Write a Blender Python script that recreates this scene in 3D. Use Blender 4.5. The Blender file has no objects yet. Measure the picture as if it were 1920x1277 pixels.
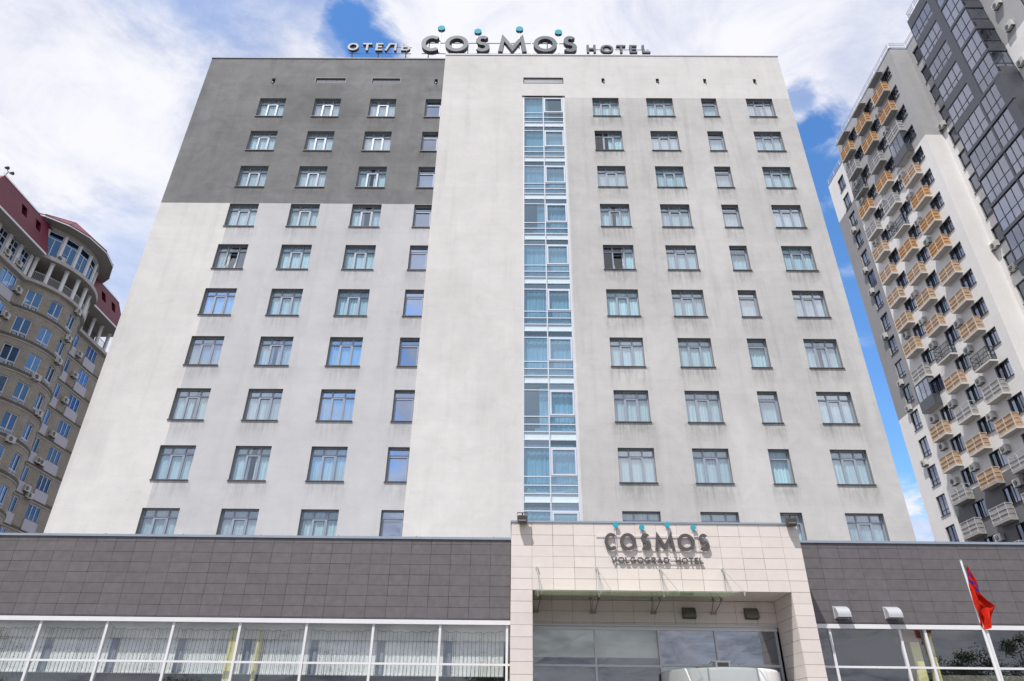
import bpy, math, random
from mathutils import Vector, Matrix
random.seed(7)
R = math.radians
scene = bpy.context.scene
C = scene.collection
# ------------------------------------------------------------------ camera
cam_d = bpy.data.cameras.new("camera"); cam_d.lens = 24; cam_d.sensor_width = 36
cam_d.clip_start = 0.1; cam_d.clip_end = 5000
cam = bpy.data.objects.new("camera", cam_d); C.objects.link(cam); scene.camera = cam
cr = Vector((0.99995023, 0.00188885, 0.00979634)); cu = Vector((-0.0074895, -0.50658486, 0.86215758)); cf = Vector((-0.00659116, 0.86218804, 0.5065455))
m = Matrix.Identity(4)
for i in range(3):
    m[i][0] = cr[i]; m[i][1] = cu[i]; m[i][2] = -cf[i]
m[0][3], m[1][3], m[2][3] = 0, 0, 1.6
cam.matrix_world = m
# ------------------------------------------------------------------ sun, exposure
SUN_AZ, SUN_EL = 33.0, 62.0       # sun is behind the camera to the left
sd = Vector((-math.sin(R(SUN_AZ)) * math.cos(R(SUN_EL)), -math.cos(R(SUN_AZ)) * math.cos(R(SUN_EL)), math.sin(R(SUN_EL))))
sl = bpy.data.lights.new("sun", 'SUN'); sl.energy = 4.0; sl.angle = R(0.5); sl.color = (1.0, 0.955, 0.905)
so = bpy.data.objects.new("sun", sl); C.objects.link(so)
so.rotation_euler = sd.to_track_quat('Z', 'Y').to_euler(); so.location = (0, 0, 80)
vs = scene.view_settings; vs.view_transform = 'Standard'; vs.look = 'None'; vs.gamma = 1; vs.exposure = 0.40
# ------------------------------------------------------------------ world
W = bpy.data.worlds.new("World"); scene.world = W; W.use_nodes = True
nt = W.node_tree; nt.nodes.clear()
class NB:
    def __init__(s, nt): s.nt = nt
    def n(s, t, ins=None, **kw):
        nd = s.nt.nodes.new(t)
        for k, v in kw.items(): setattr(nd, k, v)
        for k, v in (ins or {}).items(): s.put(nd.inputs[k], v)
        return nd
    def put(s, sock, v):
        if isinstance(v, bpy.types.NodeSocket): s.nt.links.new(v, sock)
        else: sock.default_value = v
    def math(s, op, a, b=0.0, c=None, clamp=False):
        nd = s.nt.nodes.new('ShaderNodeMath'); nd.operation = op; nd.use_clamp = clamp
        s.put(nd.inputs[0], a); s.put(nd.inputs[1], b)
        if c is not None: s.put(nd.inputs[2], c)
        return nd.outputs[0]
    def mr(s, v, a, b, c=0.0, d=1.0, smooth=True):
        nd = s.nt.nodes.new('ShaderNodeMapRange'); nd.clamp = True
        if smooth: nd.interpolation_type = 'SMOOTHSTEP'
        for i, x in enumerate((v, a, b, c, d)): s.put(nd.inputs[i], x)
        return nd.outputs[0]
    def noise(s, vec, scale, detail=4, rough=0.55, dist=0.0):
        nd = s.n('ShaderNodeTexNoise', {'Vector': vec, 'Scale': scale, 'Detail': detail, 'Roughness': rough, 'Distortion': dist})
        return nd.outputs['Fac'] if 'Fac' in nd.outputs else nd.outputs[0]
    def mix(s, f, a, b, blend='MIX'):
        nd = s.nt.nodes.new('ShaderNodeMix'); nd.data_type = 'RGBA'; nd.blend_type = blend
        s.put(nd.inputs[0], f); s.put(nd.inputs[6], a); s.put(nd.inputs[7], b)
        return nd.outputs[2]
    def xyz(s, x, y, z): return s.n('ShaderNodeCombineXYZ', {0: x, 1: y, 2: z}).outputs[0]
b = NB(nt)
sky = b.n('ShaderNodeTexSky'); sky.sky_type = 'NISHITA'; sky.sun_disc = False
sky.sun_elevation = R(SUN_EL); sky.sun_rotation = math.atan2(sd.x, sd.y)
sky.air_density = 1.0; sky.dust_density = 0.3; sky.ozone_density = 2.5
tc = b.n('ShaderNodeTexCoord').outputs['Generated']
sp = b.n('ShaderNodeSeparateXYZ', {0: tc})
zz = b.math('ADD', b.math('MAXIMUM', sp.outputs[2], 0.0), 0.22)
pl = b.xyz(b.math('DIVIDE', sp.outputs[0], zz), b.math('DIVIDE', sp.outputs[1], zz), 0.3)
n1 = b.noise(pl, 1.5, 9, 0.58, 0.35)
n2 = b.noise(pl, 0.9, 8, 0.6, 0.2)
n3 = b.noise(pl, 5.0, 8, 0.65, 0.5)
cover = b.mr(n1, 0.30, 0.44)
# more blue behind the photographer (seen only as reflections), nearly closed cloud in front
front = b.mr(sp.outputs[1], -0.2, 0.15)
front = b.math('MAXIMUM', front, b.mr(sp.outputs[2], 0.35, 0.1, 0.0, 0.8))
cover = b.math('MAXIMUM', cover, front)
def cdir(px, py):
    d = cr * ((px - 960) / 1280) + cu * (-(py - 638.5) / 1280) + cf
    return d.normalized()
holes = None
for px, py, r0, st in ((668, 30, .047, 1), (700, 85, .05, 1), (640, 70, .03, .7), (1525, 250, .04, 1), (1545, 330, .08, 1), (1575, 440, .1, 1), (1620, 560, .1, 1), (1650, 700, .1, 1), (1690, 830, .1, 1), (1760, 950, .05, .9),
                       (240, 500, .10, .4), (1490, 190, .035, .7), (380, -80, .12, .6), (560, -60, .08, .5)):
    d = cdir(px, py)
    dv = b.n('ShaderNodeVectorMath', {0: tc, 1: tuple(d)}, operation='DISTANCE').outputs['Value']
    dv = b.math('ADD', dv, b.math('MULTIPLY', b.math('SUBTRACT', n3, 0.5), 0.16))
    h = b.mr(dv, r0 * 0.35, r0 * 1.15, st, 0.0)
    holes = h if holes is None else b.math('MAXIMUM', holes, h)
cover = b.math('MULTIPLY', cover, b.math('SUBTRACT', 1.0, holes))
# small white cloud low in the gap right of the hotel
dv = b.n('ShaderNodeVectorMath', {0: tc, 1: tuple(cdir(1728, 1000))}, operation='DISTANCE').outputs['Value']
dv = b.math('ADD', dv, b.math('MULTIPLY', b.math('SUBTRACT', n3, 0.5), 0.06))
cover = b.math('MAXIMUM', cover, b.mr(dv, 0.012, 0.03, 0.8, 0.0))
shade = b.mr(b.math('ADD', b.math('MULTIPLY', n2, 0.62), b.math('MULTIPLY', n3, 0.38)), 0.40, 0.57)
# the reflected half of the sky carries darker rain-bellied cloud low down
back = b.math('MULTIPLY', b.mr(sp.outputs[1], -0.05, -0.5), b.mr(sp.outputs[2], 0.34, 0.14))
lit = b.mix(shade, (0.44, 0.485, 0.63, 1), (0.73, 0.73, 0.77, 1))
drk = b.mix(b.mr(b.math('ADD', b.math('MULTIPLY', n2, 0.5), b.math('MULTIPLY', n3, 0.5)), 0.36, 0.62), (0.20, 0.23, 0.32, 1), (0.74, 0.74, 0.80, 1))
lit = b.mix(b.math('MULTIPLY', b.mr(sp.outputs[1], 0.0, -0.3), 0.22), lit, (0.30, 0.34, 0.45, 1))  # unseen rear clouds dimmed to lower the fill light on the facades
cloud = b.mix(back, lit, drk)
skyc = b.n('ShaderNodeVectorMath', {0: sky.outputs[0], 'Scale': 0.15}, operation='SCALE').outputs[0]
hs = b.n('ShaderNodeHueSaturation', {'Hue': 0.502, 'Saturation': 1.22, 'Value': 1.25, 'Color': skyc}).outputs[0]
fin = b.mix(cover, hs, cloud)
bg = b.n('ShaderNodeBackground', {'Color': fin, 'Strength': 1.0})
out = b.n('ShaderNodeOutputWorld', {'Surface': bg.outputs[0]})

# ------------------------------------------------------------------ materials
MATS = {}
def newmat(name):
    m = bpy.data.materials.new(name); m.use_nodes = True; m.node_tree.nodes.clear(); return m, NB(m.node_tree)
def finish(m, nb, bsdf):
    nb.n('ShaderNodeOutputMaterial', {'Surface': bsdf}); MATS[m.name] = m; return m
def solid(name, col, rough=0.6, metal=0.0, var=0.06, scale=2.0, bump=0.0, island=0.0, bscale=40, emit=0):
    m, nb = newmat(name)
    pos = nb.n('ShaderNodeNewGeometry')
    f = nb.noise(pos.outputs['Position'], scale, 5, 0.6)
    v = nb.mr(f, 0.3, 0.7, 1 - var, 1 + var, False)
    if island: v = nb.math('MULTIPLY', v, nb.mr(pos.outputs['Random Per Island'], 0, 1, 1 - island, 1 + island, False))
    c = nb.n('ShaderNodeVectorMath', {0: col[:3], 'Scale': v}, operation='SCALE').outputs[0]
    d = {'Base Color': c, 'Roughness': rough, 'Metallic': metal}
    if bump:
        f2 = nb.noise(pos.outputs['Position'], bscale, 4, 0.6)
        d['Normal'] = nb.n('ShaderNodeBump', {'Height': f2, 'Strength': bump, 'Distance': 0.02}).outputs[0]
    if emit: d['Emission Color'] = (*col[:3], 1); d['Emission Strength'] = emit
    return finish(m, nb, nb.n('ShaderNodeBsdfPrincipled', d).outputs[0])
def plaster(name, col, stain=0.12, sill=0.0, blotch=0.05, cols=()):
    m, nb = newmat(name)
    g = nb.n('ShaderNodeNewGeometry'); P = g.outputs['Position']
    s = nb.n('ShaderNodeSeparateXYZ', {0: P})
    big = nb.mr(nb.noise(P, 0.16, 6, 0.62, 0.6), 0.3, 0.7, 1 - blotch * 1.3, 1 + blotch, False)
    mid = nb.mr(nb.noise(P, 0.9, 6, 0.65, 0.8), 0.3, 0.75, 1 + blotch * .5, 1 - blotch, False)
    # horizontal trowel lifts and vertical run marks
    hv = nb.xyz(nb.math('MULTIPLY', s.outputs[0], 0.35), nb.math('MULTIPLY', s.outputs[1], 0.35), nb.math('MULTIPLY', s.outputs[2], 3.2))
    lift = nb.mr(nb.noise(hv, 1.0, 5, 0.7, 0.4), 0.35, 0.7, 1 + blotch * .2, 1 - blotch * .4, False)
    vv = nb.xyz(nb.math('MULTIPLY', s.outputs[0], 1.6), nb.math('MULTIPLY', s.outputs[1], 1.6), nb.math('MULTIPLY', s.outputs[2], 0.10))
    run = nb.mr(nb.noise(vv, 1.0, 5, 0.6, 0.2), 0.48, 0.78, 0.0, stain)
    tot = nb.math('MULTIPLY', nb.math('MULTIPLY', big, mid), lift)
    tot = nb.math('MULTIPLY', tot, nb.math('SUBTRACT', 1.0, run))
    if sill:
        fr = nb.math('FRACT', nb.math('DIVIDE', nb.math('SUBTRACT', s.outputs[2], 39.25 - 33.03), 3.303))
        xm_ = None
        for c0, w0 in cols:
            dx = nb.math('ABSOLUTE', nb.math('SUBTRACT', s.outputs[0], c0))
            h = nb.mr(dx, w0 * 0.42, w0 * 0.72, 1.0, 0.0)
            xm_ = h if xm_ is None else nb.math('MAXIMUM', xm_, h)
        # run-off below each sill: densest right under it, broken into drips
        vs_ = nb.xyz(nb.math('MULTIPLY', s.outputs[0], 7.0), 0.0, nb.math('MULTIPLY', s.outputs[2], 0.45))
        drip = nb.mr(nb.noise(vs_, 1.0, 4, 0.6, 0.2), 0.38, 0.68)
        soft = nb.mr(nb.noise(nb.xyz(nb.math('MULTIPLY', s.outputs[0], 1.1), 0.0, nb.math('MULTIPLY', s.outputs[2], 0.9)), 1.0, 6, 0.65, 0.8), 0.35, 0.65)
        fall = nb.mr(fr, 0.55, 0.99, 0.0, 1.0)
        d1 = nb.math('MULTIPLY', nb.math('MULTIPLY', fall, xm_), nb.math('ADD', nb.math('MULTIPLY', drip, 0.55), nb.math('MULTIPLY', soft, 0.45)))
        tot = nb.math('MULTIPLY', tot, nb.math('SUBTRACT', 1.0, nb.math('MULTIPLY', d1, sill)))
    pa = nb.n('ShaderNodeTexBrick', {'Vector': nb.xyz(nb.math('ADD', s.outputs[0], nb.math('MULTIPLY', s.outputs[1], 0.7)), nb.math('ADD', s.outputs[2], 0.4), 0.0), 'Color1': (1, 1, 1, 1), 'Color2': (0.955, 0.955, 0.955, 1), 'Mortar': (0.98, 0.98, 0.98, 1), 'Scale': 1.0, 'Mortar Size': 0.02, 'Mortar Smooth': 1.0, 'Brick Width': 4.1, 'Row Height': 3.303})
    tot = nb.math('MULTIPLY', tot, pa.outputs[0])
    # hairline cracks and patches
    vor = nb.n('ShaderNodeTexVoronoi', {'Vector': nb.n('ShaderNodeVectorMath', {0: P, 1: nb.n('ShaderNodeVectorMath', {0: nb.n('ShaderNodeTexNoise', {'Vector': P, 'Scale': 1.2}).outputs['Color'], 'Scale': 0.9}, operation='SCALE').outputs[0]}, operation='ADD').outputs[0], 'Scale': 0.32}, feature='DISTANCE_TO_EDGE')
    crack = nb.mr(vor.outputs['Distance'], 0.0, 0.012, 0.06, 0.0)
    crack = nb.math('MULTIPLY', crack, nb.mr(nb.noise(P, 0.5, 3), 0.5, 0.6))
    tot = nb.math('MULTIPLY', tot, nb.math('SUBTRACT', 1.0, crack))
    c = nb.n('ShaderNodeVectorMath', {0: col[:3], 'Scale': tot}, operation='SCALE').outputs[0]
    bm = nb.n('ShaderNodeBump', {'Height': nb.math('ADD', nb.noise(P, 14, 6, 0.7), nb.math('MULTIPLY', nb.noise(hv, 1.0, 4, 0.6), 0.35)), 'Strength': 0.25, 'Distance': 0.03}).outputs[0]
    return finish(m, nb, nb.n('ShaderNodeBsdfPrincipled', {'Base Color': c, 'Roughness': 0.9, 'Normal': bm}).outputs[0])
def glassmat(name, tint, lo, hi, refl=(0.95, 0.97, 1.0), rough=0.0, wave=0.0, fr_k=0.8, haze=None):
    # thin pane: clear tinted transmission plus a mirror reflection, stronger at grazing angles
    m, nb = newmat(name)
    oi = nb.n('ShaderNodeObjectInfo').outputs['Random']
    ge = nb.n('ShaderNodeNewGeometry')
    cs = nb.math('ABSOLUTE', nb.n('ShaderNodeVectorMath', {0: ge.outputs['Normal'], 1: ge.outputs['Incoming']}, operation='DOT_PRODUCT').outputs['Value'])
    fr = nb.math('ADD', 0.05, nb.math('MULTIPLY', 0.95, nb.math('POWER', nb.math('SUBTRACT', 1.0, cs), 5.0)))
    base = nb.mr(oi, 0, 1, lo, hi, False)
    fac = nb.math('ADD', base, nb.math('MULTIPLY', fr, fr_k), clamp=True)
    tr = nb.n('ShaderNodeBsdfTransparent', {'Color': (*tint, 1)}).outputs[0]
    if haze:
        df = nb.n('ShaderNodeBsdfDiffuse', {'Color': (*haze[1], 1)}).outputs[0]; tl = nb.n('ShaderNodeBsdfTranslucent', {'Color': (*haze[1], 1)}).outputs[0]
        tr = nb.n('ShaderNodeMixShader', {0: haze[0], 1: tr, 2: nb.n('ShaderNodeMixShader', {0: 0.5, 1: df, 2: tl}).outputs[0]}).outputs[0]
    d = {'Color': (*refl, 1), 'Roughness': rough}
    if wave:
        P = nb.n('ShaderNodeNewGeometry').outputs['Position']
        d['Normal'] = nb.n('ShaderNodeBump', {'Height': nb.noise(P, 0.9, 2, 0.5), 'Strength': wave, 'Distance': 0.05}).outputs[0]
    gl = nb.n('ShaderNodeBsdfGlossy', d).outputs[0]
    mx = nb.n('ShaderNodeMixShader', {0: fac, 1: tr, 2: gl}).outputs[0]
    return finish(m, nb, mx)
def brickmat(name, c1, c2, mortar):
    m, nb = newmat(name)
    P = nb.n('ShaderNodeNewGeometry').outputs['Position']; s = nb.n('ShaderNodeSeparateXYZ', {0: P})
    v = nb.xyz(nb.math('ADD', s.outputs[0], s.outputs[1]), s.outputs[2], 0.0)
    br = nb.n('ShaderNodeTexBrick', {'Vector': v, 'Color1': (*c1, 1), 'Color2': (*c2, 1), 'Mortar': (*mortar, 1), 'Scale': 1.0, 'Mortar Size': 0.020, 'Mortar Smooth': 0.2, 'Bias': 0.0, 'Brick Width': 0.32, 'Row Height': 0.135})
    f = nb.mr(nb.noise(P, 0.7, 5, 0.6), 0.3, 0.7, 0.85, 1.12, False)
    c = nb.n('ShaderNodeVectorMath', {0: br.outputs[0], 'Scale': f}, operation='SCALE').outputs[0]
    bm = nb.n('ShaderNodeBump', {'Height': br.outputs[1], 'Strength': 0.6, 'Distance': -0.01}).outputs[0]
    return finish(m, nb, nb.n('ShaderNodeBsdfPrincipled', {'Base Color': c, 'Roughness': 0.9, 'Normal': bm}).outputs[0])
def sheer(name, col, trans=0.35):
    m, nb = newmat(name)
    P = nb.n('ShaderNodeNewGeometry').outputs['Position']
    s = nb.n('ShaderNodeSeparateXYZ', {0: P})
    st = nb.noise(nb.xyz(nb.math('MULTIPLY', s.outputs[0], 14), nb.math('MULTIPLY', s.outputs[1], 14), nb.math('MULTIPLY', s.outputs[2], 0.3)), 1.0, 3, 0.5)
    v = nb.mr(st, 0.3, 0.7, 0.80, 1.12, False)
    oi = nb.n('ShaderNodeObjectInfo').outputs['Random']
    v = nb.math('MULTIPLY', v, nb.mr(oi, 0, 1, 0.82, 1.05, False))
    c = nb.n('ShaderNodeVectorMath', {0: col, 'Scale': v}, operation='SCALE').outputs[0]
    a = nb.n('ShaderNodeBsdfDiffuse', {'Color': c}).outputs[0]
    t = nb.n('ShaderNodeBsdfTransparent', {'Color': (0.8, 0.8, 0.8, 1)}).outputs[0]
    return finish(m, nb, nb.n('ShaderNodeMixShader', {0: nb.mr(st, 0.3, 0.7, trans, trans * .4, False), 1: a, 2: t}).outputs[0])

LC = ((-17.5, 1.9), (-13.57, 1.9), (-9.62, 1.9), (-6.04, 1.2)); RC = ((6.18, 1.9), (10.0, 1.9), (13.5, 1.1), (17.06, 1.9))
plaster('plaster_white', (0.655, 0.642, 0.63), 0.10, 0.0, 0.07)
plaster('plaster_lgrey', (0.535, 0.535, 0.548), 0.09, 0.30, 0.065, LC)
plaster('plaster_wgrey', (0.535, 0.53, 0.522), 0.15, 0.48, 0.09, RC)
plaster('plaster_dgrey', (0.20, 0.203, 0.207), 0.16, 0.30, 0.20, LC)
plaster('tower_white', (0.76, 0.745, 0.73), 0.04, 0, 0.03)
plaster('tower_grey', (0.40, 0.40, 0.405), 0.06, 0, 0.06)
plaster('tower_mid', (0.27, 0.27, 0.28), 0.06, 0, 0.05)
plaster('tower_dark', (0.17, 0.17, 0.18), 0.05, 0, 0.04)
solid('anthracite', (0.075, 0.080, 0.095), 0.35, 0.2, 0.05)
solid('anthracite_frame', (0.045, 0.05, 0.062), 0.4, 0.1, 0.03)
solid('dark_tile', (0.128, 0.118, 0.124), 0.55, 0, 0.12, 5, 0.12, 0.06)
solid('tile_backing', (0.02, 0.02, 0.02), 0.9)
solid('beige_backing', (0.16, 0.14, 0.125), 0.9)
solid('beige_tile', (0.70, 0.63, 0.585), 0.5, 0, 0.03, 4, 0.04, 0.035)
solid('flashing', (0.30, 0.35, 0.42), 0.5, 0.2, 0.06)
solid('white_alu', (0.74, 0.74, 0.76), 0.35, 0.0, 0.03)
solid('frame_grey', (0.33, 0.375, 0.45), 0.4, 0.2, 0.04)
solid('frame_strip', (0.62, 0.66, 0.73), 0.35, 0.2, 0.04)
solid('sill_metal', (0.10, 0.095, 0.09), 0.5, 0.3, 0.1)
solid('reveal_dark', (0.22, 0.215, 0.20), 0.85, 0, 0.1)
solid('strip_panel', (0.62, 0.74, 0.80), 0.25, 0, 0.03)
solid('room_dark', (0.055, 0.065, 0.08), 0.9)
solid('room_mid', (0.20, 0.19, 0.17), 0.9)
solid('radiator_white', (0.8, 0.82, 0.82), 0.5)
solid('cornice_beige', (0.80, 0.77, 0.68), 0.8)
solid('blind_white', (0.86, 0.87, 0.86), 0.8, 0, 0.04)
solid('blind_gap', (0.26, 0.29, 0.36), 0.8)
solid('frosted_plain', (0.66, 0.68, 0.58), 0.8)
solid('yellow_wall', (0.74, 0.66, 0.30), 0.8)
solid('brown_wall', (0.33, 0.19, 0.08), 0.8)
solid('sign_grey', (0.095, 0.11, 0.145), 0.6, 0.0, 0.04)
solid('vent_frame', (0.22, 0.24, 0.27), 0.6)
solid('sign_side', (0.05, 0.05, 0.06), 0.5, 0.2, 0.04)
solid('sign_rim', (0.27, 0.28, 0.32), 0.6, 0.0, 0.04)
solid('sign_charcoal', (0.09, 0.082, 0.085), 0.5, 0.1, 0.04)
solid('teal', (0.010, 0.36, 0.47), 0.75, 0.0, 0.02)
solid('steel', (0.30, 0.29, 0.28), 0.4, 0.6, 0.1)
solid('rod_steel', (0.55, 0.55, 0.54), 0.3, 0.7, 0.05)
solid('white_paint', (0.74, 0.74, 0.76), 0.45, 0, 0.04)
solid('hood_metal', (0.52, 0.53, 0.56), 0.35, 0.3, 0.03)
solid('hood_brown', (0.16, 0.14, 0.12), 0.5, 0.2, 0.03)
solid('lamp_olive', (0.12, 0.105, 0.085), 0.6, 0.2, 0.1)
def clothmat(name, col):
    m, nb = newmat(name)
    P = nb.n('ShaderNodeNewGeometry').outputs['Position']
    w_ = nb.mr(nb.noise(P, 9, 4, 0.6), 0.3, 0.7, 0.8, 1.1, False)
    c = nb.n('ShaderNodeVectorMath', {0: col, 'Scale': w_}, operation='SCALE').outputs[0]
    bm = nb.n('ShaderNodeBump', {'Height': nb.noise(P, 22, 4, 0.7), 'Strength': 0.5, 'Distance': 0.03}).outputs[0]
    return finish(m, nb, nb.n('ShaderNodeMixShader', {0: 0.35, 1: nb.n('ShaderNodeBsdfDiffuse', {'Color': c, 'Normal': bm}).outputs[0], 2: nb.n('ShaderNodeBsdfTranslucent', {'Color': c}).outputs[0]}).outputs[0])
clothmat('flag_red', (0.66, 0.035, 0.02)); clothmat('flag_blue', (0.12, 0.04, 0.30))
solid('rail_white', (0.62, 0.64, 0.70), 0.45, 0.2)
solid('ac_white', (0.55, 0.54, 0.52), 0.55, 0, 0.15, 3)
solid('ac_dark', (0.05, 0.05, 0.05), 0.7)
solid('roof_red', (0.13, 0.010, 0.030), 0.6, 0.0, 0.08, 1.0)
solid('soffit_ribbed', (0.30, 0.285, 0.26), 0.8, 0, 0.08)
solid('render_grey', (0.44, 0.42, 0.40), 0.85, 0, 0.08, 1.5)
solid('band_brown', (0.115, 0.10, 0.08), 0.85, 0, 0.2, 1.5)
solid('pvc_white', (0.70, 0.70, 0.74), 0.4)
solid('panel_lilac', (0.46, 0.45, 0.51), 0.6, 0, 0.05)
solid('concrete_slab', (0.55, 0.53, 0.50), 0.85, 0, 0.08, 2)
solid('concrete_dark', (0.33, 0.325, 0.315), 0.85, 0, 0.08, 2)
solid('board_orange', (0.42, 0.19, 0.075), 0.7, 0, 0.25, 1.7)
solid('board_tan', (0.40, 0.265, 0.165), 0.7, 0, 0.25, 1.7)
solid('board_grey', (0.30, 0.29, 0.29), 0.6, 0, 0.2, 1.7)
solid('rail_cream', (0.64, 0.45, 0.23), 0.6, 0, 0.08)
solid('rail_sand', (0.60, 0.48, 0.36), 0.6, 0, 0.08)
solid('rail_grey', (0.50, 0.50, 0.49), 0.5, 0.1)
solid('rail_dark', (0.05, 0.05, 0.05), 0.5, 0.2)
solid('asphalt', (0.07, 0.07, 0.07), 0.9, 0, 0.2, 0.4, 0.3)
solid('paving', (0.11, 0.105, 0.10), 0.85, 0, 0.12, 0.8, 0.2)
solid('curtain_cream', (0.58, 0.53, 0.42), 0.9, 0, 0.1)
solid('bark', (0.10, 0.075, 0.05), 0.9, 0, 0.25, 6, 0.5)
solid('leaf', (0.07, 0.11, 0.035), 0.6, 0, 0.3, 1.2, 0, 0.35)
solid('roof_flat', (0.16, 0.16, 0.16), 0.9)
solid('door_white', (0.84, 0.84, 0.83), 0.3, 0, 0.03)
solid('cable_dark', (0.03, 0.03, 0.03), 0.6)
solid('curtain_orange', (0.50, 0.27, 0.08), 0.9)
brickmat('beige_brick', (0.44, 0.40, 0.34), (0.36, 0.325, 0.275), (0.13, 0.115, 0.10))
brickmat('beige_brick_smooth', (0.36, 0.33, 0.29), (0.31, 0.28, 0.24), (0.22, 0.20, 0.175))
glassmat('hotel_glass', (0.72, 0.88, 0.95), 0.06, 0.50, (0.95, 0.97, 1.0), 0.0, 0.03)
glassmat('sky_glass', (0.5, 0.62, 0.72), 0.45, 0.8, (0.80, 0.88, 1.0), 0.0, 0.03)
glassmat('strip_glass', (0.44, 0.66, 0.80), 0.14, 0.42, (0.66, 0.86, 1.0), 0.0, 0.03)
glassmat('shop_glass', (0.90, 0.93, 0.92), 0.10, 0.16, (0.92, 0.95, 1.0), 0.0, 0.02)
glassmat('dark_glass', (0.18, 0.20, 0.25), 0.20, 0.30, (0.85, 0.9, 1.0), 0.0, 0.02)
glassmat('tower_glass', (0.55, 0.58, 0.64), 0.20, 0.48, (0.58, 0.64, 0.76), 0.0, 0.04, 0.5)
glassmat('loggia_glass', (0.50, 0.52, 0.58), 0.34, 0.50, (0.66, 0.69, 0.80), 0.0, 0.05, 0.5)
glassmat('blue_glass', (0.15, 0.2, 0.28), 0.10, 0.45, (0.22, 0.46, 0.85), 0.0, 0.04)
glassmat('canopy_glass', (0.74, 0.78, 0.70), 0.06, 0.08, (0.9, 0.95, 0.9), 0.05, 0, 0.8, (0.45, (0.52, 0.58, 0.44)))
sheer('sheer_curtain', (0.88, 0.92, 0.90), 0.09)
sheer('shop_sheer', (0.80, 0.80, 0.79), 0.25)
sheer('frosted_pale', (0.62, 0.63, 0.52), 0.05)

# ------------------------------------------------------------------ mesh helpers
class MB:
    def __init__(s): s.v = []; s.f = []; s.mi = []; s.mats = []; s.sm = []
    def mid(s, m):
        if m not in s.mats: s.mats.append(m)
        return s.mats.index(m)
    def face(s, pts, m, smooth=False):
        i = len(s.v); s.v += [tuple(p) for p in pts]; s.f.append(tuple(range(i, i + len(pts)))); s.mi.append(s.mid(m)); s.sm.append(smooth)
    def add(s, vs, fs, m, smooth=False):
        i = len(s.v); s.v += [tuple(p) for p in vs]; k = s.mid(m)
        for f in fs: s.f.append(tuple(i + a for a in f)); s.mi.append(k); s.sm.append(smooth)
    def box(s, x0, x1, y0, y1, z0, z1, m, bev=0):
        v = [(x, y, z) for z in (z0, z1) for y in (y0, y1) for x in (x0, x1)]
        s.add(v, [(0, 2, 3, 1), (4, 5, 7, 6), (0, 1, 5, 4), (2, 6, 7, 3), (0, 4, 6, 2), (1, 3, 7, 5)], m)
    def tube(s, p0, p1, r, m, n=8, r1=None, caps=True):
        p0 = Vector(p0); p1 = Vector(p1); d = (p1 - p0).normalized(); r1 = r if r1 is None else r1
        a = d.orthogonal().normalized(); bb = d.cross(a)
        vs = []
        for p, rr in ((p0, r), (p1, r1)):
            for i in range(n):
                t = 2 * math.pi * i / n; vs.append(p + (a * math.cos(t) + bb * math.sin(t)) * rr)
        s.add(vs, [(i, (i + 1) % n, n + (i + 1) % n, n + i) for i in range(n)], m, n > 6)
        if caps: s.add(vs, [tuple(range(n - 1, -1, -1)), tuple(range(n, 2 * n))], m)
    def prism(s, poly, y0, y1, m, ms=None, mf=None):
        # poly in (x,z), extruded along y
        n = len(poly); ms = ms or m
        s.face([(x, y0, z) for x, z in poly], mf or m); s.face([(x, y1, z) for x, z in reversed(poly)], m)
        for i in range(n):
            a = poly[i]; c = poly[(i + 1) % n]
            s.face([(a[0], y0, a[1]), (a[0], y1, a[1]), (c[0], y1, c[1]), (c[0], y0, c[1])], ms)
    def build(s, name, parent=None, loc=None, rot=None, local=False):
        me = bpy.data.meshes.new(name); me.from_pydata(s.v, [], s.f)
        for mm in s.mats: me.materials.append(MATS[mm])
        me.polygons.foreach_set('material_index', s.mi); me.polygons.foreach_set('use_smooth', s.sm); me.update()
        return link(me, name, parent, loc, rot, local)
def link(me, name, parent=None, loc=None, rot=None, local=False):
    o = bpy.data.objects.new(name, me); C.objects.link(o)
    if loc: o.location = loc
    if rot: o.rotation_euler = rot
    if parent:
        o.parent = parent
        if not local: o.matrix_parent_inverse = Matrix.Translation(-Vector(parent.location))
    return o
def mesh_of(mb, name):
    me = bpy.data.meshes.new(name); me.from_pydata(mb.v, [], mb.f)
    for mm in mb.mats: me.materials.append(MATS[mm])
    me.polygons.foreach_set('material_index', mb.mi); me.polygons.foreach_set('use_smooth', mb.sm); me.update(); return me
def thing(name, label, cat, loc=(0, 0, 0), group=None):
    o = bpy.data.objects.new(name, None); C.objects.link(o); o.location = loc; o['label'] = label; o['category'] = cat
    o.empty_display_size = 0.5
    if group: o['group'] = group
    return o
def tag(o, label, cat, group=None):
    o['label'] = label; o['category'] = cat
    if group: o['group'] = group
    return o
def struct(o, label=None):
    o['kind'] = 'structure'
    if label: o['label'] = label
    return o
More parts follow.
